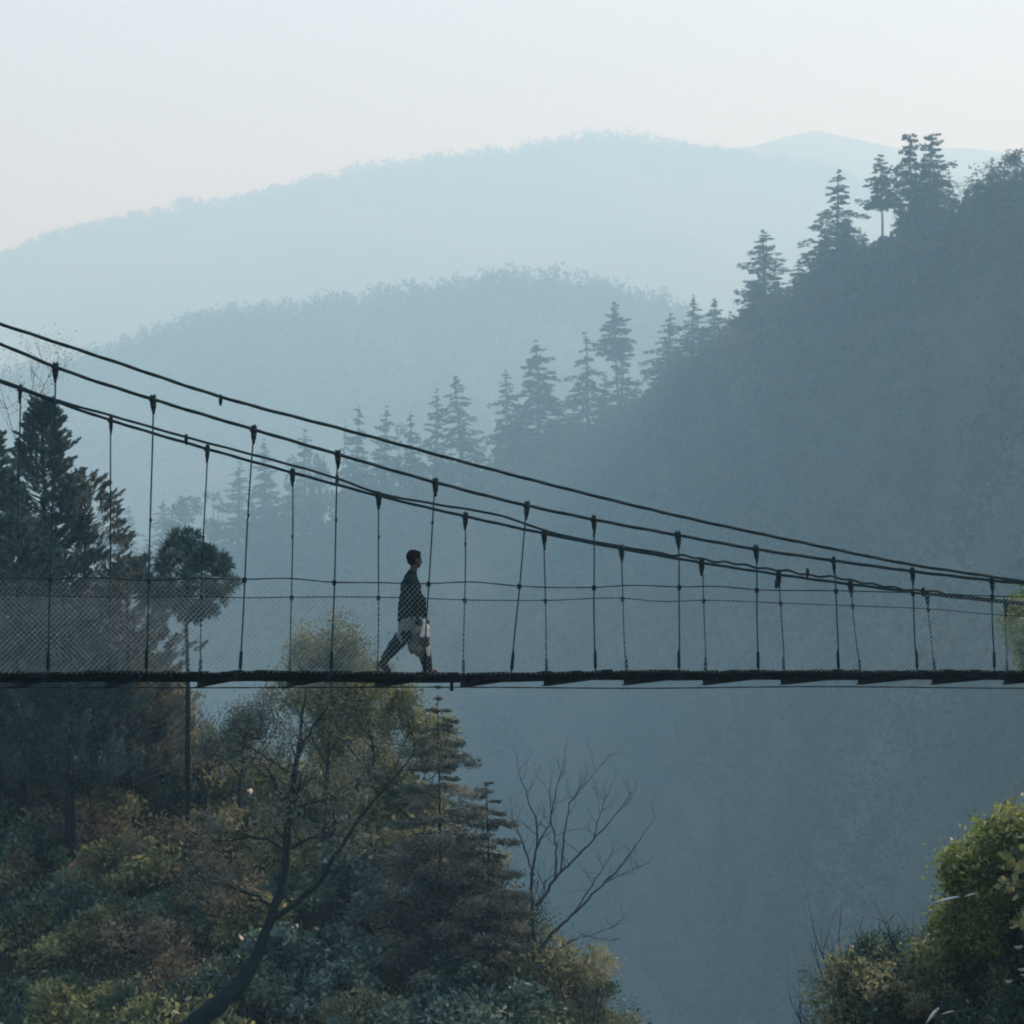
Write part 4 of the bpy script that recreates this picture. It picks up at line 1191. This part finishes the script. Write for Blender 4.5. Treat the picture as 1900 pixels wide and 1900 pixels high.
# layered conifer with the drooping flat branches
near_conifer('conifer_tree', 815, 1285, 1800, 78, 190, L_cedar_brown, 'layered conifer with flat drooping branches at the right end of the thicket', 111, fuzz=.045, ragged=.15, shape=.75, droop=.26, whorls=27, dens=80, leaf=.115, spread=.34, lanes=(-1, -.5, 0, .5, 1))
near_conifer('conifer_tree', 905, 1455, 1880, 77, 135, L_cedar_brown, 'smaller feathery conifer low at the right of the layered one', 118, fuzz=.045, ragged=.2, shape=.6, droop=.24, whorls=20, dens=70, leaf=.11, spread=.34, lanes=(-1, -.5, 0, .5, 1))

# lollipop pine: bare thin trunk and round needle crown
def pom_pine(px, top, bottom, base, Y, hw):
    t = empty('pine_tree', at(px, base, Y))
    h = (base - top) * Y / F; r = hw * Y / F
    z0 = (base - bottom) * Y / F
    rg = np.random.default_rng(8)
    g = Geo(); g.tube([(0, 0, -3), (.03, 0, z0 * .5), (-.02, 0, z0), (0, 0, h * .97)], [.085, .07, .055, .015], 7)
    for k in range(60):
        zz = z0 + (h - z0) * rg.uniform(.0, .8)
        an = rg.uniform(0, 6.28); q = r * rg.uniform(.4, .9)
        g.tube([(0, 0, zz - .1), (math.cos(an) * q, math.sin(an) * q, zz + q * .35)], [.02, .006], 3, cap=False)
    link('trunk', g.mesh('trunk', M_bark, True), t)
    g = Geo()
    H = h - z0
    for k in range(135):
        d = rg.normal(size=3); d /= np.linalg.norm(d)
        w = rg.uniform(.25, 1) ** .5
        c = np.array([0, 0, z0 + H * .47]) + d * w * np.array([r * .92, r * .92, H * .46])
        c[:2] *= (1.12 - .45 * max(0, d[2])) * rg.uniform(.8, 1.12); c[2] -= .1 * (d[2] < 0) * rg.random()
        n = 110
        dd = rg.normal(size=(n, 3)); dd += d * .9; dd[:, 2] += .5
        dd /= np.linalg.norm(dd, axis=1, keepdims=True)
        g.leaves(c + dd * rg.uniform(.05, .26, size=(n, 1)), .22, rg, aspect=.16, along=dd, along_w=.9)
    link('crown', g.mesh('crown', L_cedar), t)
    tag(t, 'small pine with round crown on a thin bare trunk, behind the mesh at left', 'tree')
pom_pine(347, 976, 1155, 1400, 84, 88)

# ---------------- branching trees
def grow(g, p, d, Ln, r, depth, rd, tips, wig=.18, up=.1, spread=.7, kids=3, shrink=.66, sides=5):
    n = 4
    pts = [p]; q = p.copy(); dd = d.normalized()
    for k in range(n):
        dd = (dd + Vector((rd.gauss(0, wig), rd.gauss(0, wig), rd.gauss(0, wig) + up * .25))).normalized()
        q = q + dd * Ln / n
        pts.append(q.copy())
    rr = [r * (1 - .5 * k / n) for k in range(n + 1)]
    g.tube(pts, rr, max(3, sides), cap=False)
    if depth == 0:
        tips.append((pts[-1], dd)); tips.append((pts[2], dd)); return
    for k in range(kids + (rd.random() < .4)):
        i = rd.choice([2, 3, 4, 4]) if k else 4
        b = pts[i]
        ax = Vector((rd.gauss(0, 1), rd.gauss(0, 1), rd.gauss(0, 1))).normalized()
        nd = (dd + ax * spread * rd.uniform(.5, 1.1)).normalized()
        grow(g, b, nd, Ln * shrink * rd.uniform(.75, 1.15), rr[i] * .72, depth - 1, rd, tips, wig, up, spread, kids, shrink, sides - 1)

def polyline_tree(name, limbs, Y, base, mat, seed, leafmat, nleaf, leaf, label, cat='tree', group=None, depth=2, Lk=1.0, sub=7, spread=.75, up=.15, zj=.35, branch_kids=3, clump=.16, rmin=.006, thin=.85):
    """tree whose main limbs follow given lines (column, row, depth offset, radius in metres)"""
    rd = random.Random(seed); rg = np.random.default_rng(seed)
    o = at(base[0], base[1], Y)
    t = empty(name, o)
    g = Geo(); tips = []
    for li, limb in enumerate(limbs):
        pts = [at(x, y, Y + dy) - o for x, y, dy, r in limb]
        rr = [r for x, y, dy, r in limb]
        rr = [q * thin for q in rr]
        # denser points
        P, R = [], []
        for a, b, ra, rb in zip(pts[:-1], pts[1:], rr[:-1], rr[1:]):
            for k in range(5):
                P.append(a.lerp(b, k / 5) + Vector((rd.gauss(0, .015), rd.gauss(0, .02), rd.gauss(0, .012)))); R.append((ra + (rb - ra) * k / 5) * rd.uniform(.88, 1.14))
        P.append(pts[-1]); R.append(rr[-1])
        g.tube(P, R, 9, cap=True)
        for k in range(sub if li else sub):
            i = rd.randrange(len(P) // (4 if li else 2), len(P))
            ax = (P[min(i + 1, len(P) - 1)] - P[i - 1]).normalized()
            side = Vector((rd.choice([-1, 1]) * rd.uniform(.4, 1), rd.gauss(0, zj * 1.6), rd.uniform(-.05, .5)))
            grow(g, P[i], (ax * .45 + side).normalized(), Lk * rd.uniform(.5, 1.1) * (1 - .4 * i / len(P)), max(rmin * 2, R[i] * .45), depth, rd, tips, up=up, spread=spread, kids=branch_kids)
        grow(g, P[-1], (P[-1] - P[-2]).normalized(), Lk * .6, R[-1], depth, rd, tips, up=up, spread=spread, kids=branch_kids)
    link('trunk', g.mesh('trunk', mat, True), t)
    if leafmat:
        c = np.array([tuple(p) for p, d in tips])
        k = max(1, nleaf // len(c))
        c = np.repeat(c, k, axis=0) + rg.normal(size=(len(c) * k, 3)) * clump
        g = Geo(); g.leaves(c, leaf, rg, aspect=.5)
        link('crown', g.mesh('crown', leafmat), t)
    return tag(t, label, cat, group)

# the leaning dark tree
polyline_tree('leafy_tree', [
    [(330, 1925, 0, .32), (395, 1872, 0, .28), (448, 1828, 0, .24), (480, 1768, 0, .17), (505, 1700, 0, .155), (524, 1640, 0, .13), (532, 1575, 0, .115), (538, 1500, 0, .10), (548, 1430, 0, .075), (556, 1370, 0, .055), (566, 1300, 0, .03)],
    [(505, 1705, 0, .11), (545, 1680, -.4, .085), (590, 1640, -.8, .075), (628, 1580, -1, .06), (665, 1520, -1.2, .05), (710, 1465, -1.2, .035), (760, 1410, -1.2, .02)],
    [(510, 1690, 0, .07), (480, 1665, .3, .05), (440, 1650, .5, .035), (405, 1640, .6, .02)],
    [(532, 1580, 0, .06), (500, 1560, .3, .045), (465, 1553, .5, .03), (430, 1560, .7, .018)],
    [(532, 1580, 0, .055), (565, 1560, -.3, .04), (600, 1545, -.5, .025)],
    [(534, 1510, 0, .06), (518, 1470, .3, .045), (500, 1430, .5, .035), (480, 1410, .6, .025), (440, 1405, .8, .015)],
    [(545, 1440, 0, .05), (515, 1420, .2, .035), (480, 1395, .4, .02)],
    [(540, 1495, 0, .05), (580, 1490, -.4, .035), (630, 1480, -.6, .02)],
    [(552, 1400, 0, .045), (580, 1350, -.3, .035), (610, 1310, -.5, .025), (650, 1285, -.6, .015)],
], 71, (330, 1940), M_bark, 31, L_grey, 6000, .10, 'leaning dark tree with forked trunk and thin spreading branches in the thicket', sub=8, Lk=1.15, clump=.16)
polyline_tree('leafy_tree', [
    [(600, 1560, 0, .09), (606, 1440, 0, .07), (612, 1330, 0, .05), (616, 1250, 0, .03), (614, 1205, 0, .02)],
    [(608, 1400, 0, .04), (640, 1340, 0, .03), (680, 1290, 0, .02)], [(606, 1420, 0, .04), (570, 1350, 0, .03), (545, 1300, 0, .02)],
    [(612, 1330, 0, .035), (640, 1270, 0, .025), (650, 1230, 0, .012)], [(612, 1320, 0, .03), (590, 1260, 0, .02), (575, 1225, 0, .012)],
], 82, (600, 1600), M_bark, 33, L_olive, 14000, .11, 'thin olive tree whose top shows through the mesh left of the person', sub=8, Lk=.75, clump=.2)
polyline_tree('leafy_tree', [
    [(690, 1640, 0, .1), (700, 1500, 0, .08), (695, 1400, 0, .05), (680, 1330, 0, .03), (670, 1290, 0, .02)],
    [(700, 1480, 0, .05), (740, 1410, 0, .03), (760, 1350, 0, .02)], [(698, 1450, 0, .04), (650, 1390, 0, .03), (630, 1340, 0, .02)],
], 83, (690, 1700), M_bark, 35, L_olive, 26000, .11, 'olive tree between the leaning tree and the layered conifer', sub=9, Lk=1.1, clump=.22)
polyline_tree('leafy_tree', [
    [(440, 1560, 0, .08), (445, 1450, 0, .06), (450, 1390, 0, .04), (455, 1350, 0, .02)],
    [(446, 1440, 0, .04), (490, 1380, 0, .03), (500, 1340, 0, .015)], [(446, 1440, 0, .04), (410, 1400, 0, .02)],
], 84, (440, 1600), M_bark, 36, L_grey, 9000, .10, 'greyish twiggy tree left of the leaning tree under the deck', sub=7, Lk=.7, clump=.2)
# bare trees reaching over the gorge
polyline_tree('bare_tree', [
    [(992, 1760, 0, .09), (988, 1690, 0, .07), (986, 1620, 0, .055), (996, 1570, 0, .045), (994, 1520, 0, .035), (975, 1470, 0, .022), (962, 1430, 0, .012)],
    [(990, 1625, 0, .04), (975, 1575, .3, .03), (955, 1530, .5, .018)],
    [(996, 1572, 0, .04), (1020, 1530, 0, .03), (1028, 1480, 0, .022), (1045, 1420, 0, .012)],
    [(996, 1682, 0, .07), (1030, 1630, 0, .055), (1060, 1600, 0, .045), (1100, 1560, 0, .035), (1140, 1515, 0, .02), (1170, 1475, 0, .01)],
    [(1030, 1632, 0, .045), (1032, 1570, .3, .035), (1022, 1520, .4, .025), (1020, 1470, .5, .015)],
    [(1040, 1620, 0, .04), (1048, 1540, -.3, .03), (1055, 1490, -.4, .022), (1090, 1450, -.5, .015), (1115, 1420, -.5, .01)],
    [(1100, 1560, 0, .025), (1112, 1510, .3, .018), (1130, 1470, .3, .01)],
], 77, (992, 1800), M_twig, 41, None, 0, 0, 'bare branching tree standing out against the hazy gorge', sub=8, Lk=.8, spread=.5, up=.35, depth=2, branch_kids=2, rmin=.004, thin=.7)
polyline_tree('bare_tree', [
    [(1000, 1760, 0, .07), (1020, 1735, 0, .06), (1060, 1700, 0, .05), (1100, 1660, 0, .04), (1140, 1620, 0, .03), (1180, 1570, 0, .018), (1210, 1525, 0, .008)],
    [(1062, 1698, 0, .035), (1100, 1640, .4, .025), (1125, 1600, .4, .015)], [(1120, 1640, 0, .02), (1160, 1620, .3, .014), (1195, 1605, .3, .007)],
], 76.5, (990, 1790), M_twig, 43, None, 0, 0, 'low bare tree leaning right over the hazy gorge', sub=6, Lk=.7, spread=.5, up=.3, depth=2, branch_kids=2, rmin=.004, thin=.7)
polyline_tree('bare_tree', [
    [(1040, 1760, 0, .03), (1080, 1735, 0, .02), (1130, 1745, 0, .012)], [(1080, 1740, 0, .018), (1140, 1720, 0, .012), (1160, 1700, 0, .006)],
], 76, (1035, 1780), M_twig, 44, None, 0, 0, 'small bare twig tree, lowest of the bare ones on the bank end', sub=5, Lk=.5, spread=.5, up=.3, depth=1, branch_kids=2, rmin=.004, thin=.7)
# pale thin twigs behind the tallest cedar
polyline_tree('bare_tree', [
    [(20, 1000, 0, .08), (40, 850, 0, .05), (55, 760, 0, .03), (62, 700, 0, .012)], [(40, 850, 0, .03), (15, 770, 0, .02), (0, 720, 0, .01)], [(55, 770, 0, .03), (80, 720, 0, .018), (95, 690, 0, .008)],
], 130, (20, 1300), M_twig, 45, L_tan, 700, .10, 'pale thin-twigged tree rising behind the tallest cedar', sub=9, Lk=1.6, spread=.6, up=.3, clump=.3)

# right bank trees
polyline_tree('leafy_tree', [
    [(1880, 1850, 0, .11), (1875, 1700, 0, .09), (1852, 1625, 0, .06), (1838, 1575, 0, .03)],
    [(1876, 1720, 0, .06), (1820, 1660, 0, .04), (1775, 1625, -.2, .02)], [(1876, 1680, 0, .06), (1900, 1620, 0, .04), (1905, 1570, 0, .02)],
    [(1870, 1740, 0, .05), (1800, 1740, .2, .03), (1775, 1720, .2, .02)], [(1860, 1640, 0, .04), (1880, 1590, 0, .03), (1885, 1560, 0, .02)],
], 47.5, (1885, 1860), M_bark, 51, L_bright, 26000, .10, 'yellow-green leafy tree sunlit on the right bank', sub=14, Lk=.34, clump=.15, spread=.8)
polyline_tree('leafy_tree', [
    [(2010, 1900, 0, .16), (2008, 1500, 0, .13), (1990, 1300, 0, .09), (1950, 1200, 0, .05)],
    [(1990, 1310, 0, .05), (1940, 1250, 0, .03), (1908, 1185, 0, .02)], [(2005, 1450, 0, .05), (1985, 1380, 0, .03), (1965, 1320, 0, .015)],
    [(1960, 1270, 0, .04), (1915, 1160, 0, .02)],
], 47, (1990, 1900), M_bark, 53, L_bright, 16000, .085, 'leafy tree at the right edge whose branches reach behind the end of the bridge', sub=7, Lk=.42, clump=.11, spread=.8)
# dark conifer-like shade tree behind the yellow-green one
near_conifer('conifer_tree', 1925, 1530, 1860, 49.5, 70, L_dark, 'dark shaded tree at the right edge behind the yellow-green one', 121, whorls=30, dens=22, leaf=.12, ragged=.2, shape=.3, droop=.1)

# pale broken sticks and curled leaves on the right bank
M_pale = rough_mat('bleached_wood', [(.55, .55, .52), (.75, .75, .72)], scale=20, rough=.6, bump=.2)
M_pale_leaf = rough_mat('pale_leaf_skin', [(.40, .41, .40), (.62, .63, .62)], scale=8, rough=.8, bump=.5)
def stick(a, b, Y, r, lab):
    pa, pb = at(*a, Y), at(*b, Y - .15)
    g = Geo()
    m = (pa + pb) / 2 + Vector((0, 0, .004))
    g.tube([Vector((0, 0, 0)), (m - pa) * .6, m - pa, (m - pa) * 1.5, pb - pa], [r * .12, r * .6, r * .85, r * .7, r * .3], 7)
    o = link('broken_branch', g.mesh('broken_branch', M_pale, True), loc=pa)
    return tag(o, lab, 'branch', 'pale sticks on the right bank')
stick((1732, 1675), (1780, 1664), 46.6, .035, 'pale bleached branch sticking out left from the yellow-green tree')
stick((1788, 1664), (1812, 1658), 46.6, .02, 'short pale branch piece inside the yellow-green foliage')
stick((1718, 1900), (1742, 1870), 46.0, .045, 'pale broken branch standing up at the bottom of the right bank')
stick((1745, 1882), (1772, 1876), 46.0, .016, 'thin pale twig right of the broken branch at the bottom')
rd = random.Random(3)
for (px, py, s_, lab) in [(1890, 1759, .075, 'pale curled leaf at the right edge, topmost of those caught in the dark bush'), (1896, 1800, .07, 'pale curled leaf at the right edge below the topmost one'), (1900, 1810, .05, 'smallest pale leaf at the right edge in the dark bush'), (1872, 1822, .06, 'pale leaf farthest left of those caught in the dark bush')]:
    bm = bmesh.new(); bmesh.ops.create_icosphere(bm, subdivisions=2, radius=s_)
    for v in bm.verts: v.co *= 1 + .35 * noise.noise(v.co * 14 + Vector((px, 0, 0))); v.co.z *= .45; v.co.y *= .5; v.co.z += 6 * v.co.x ** 2
    me = bpy.data.meshes.new('pale_leaf'); bm.to_mesh(me); bm.free(); me.materials.append(M_pale_leaf)
    tag(link('pale_leaf', me, loc=at(px, py, 46.4)), lab, 'leaf', 'pale leaves caught in the right bushes')

# ------------------------------------------------------------------ haze: one closed box of even air round camera and scene
mh = bpy.data.materials.new('haze_air')
mh.use_nodes = True
nt = mh.node_tree
nt.nodes.clear()
ho = nt.nodes.new('ShaderNodeOutputMaterial')
pv = nt.nodes.new('ShaderNodeVolumePrincipled')
pv.inputs['Color'].default_value = (0.44, 0.77, 1.0, 1)
pv.inputs['Absorption Color'].default_value = (1, 1, 1, 1)
pv.inputs['Density'].default_value = 0.00098 / FAR_K
pv.inputs['Anisotropy'].default_value = 0.25
nt.links.new(pv.outputs[0], ho.inputs['Volume'])
zs_top = 20.0
for o in scene.objects:
    if o.type == 'MESH':
        zs_top = max(zs_top, max((o.matrix_world @ Vector(c)).z if o.parent is None else 0 for c in o.bound_box))
g = Geo()
HB, HT = -79.5, zs_top + 30.0
g.box((0, 200, (HB + HT) / 2), (32000, 32000, HT - HB))
tag(link('haze', g.mesh('haze', mh)), kind='stuff')
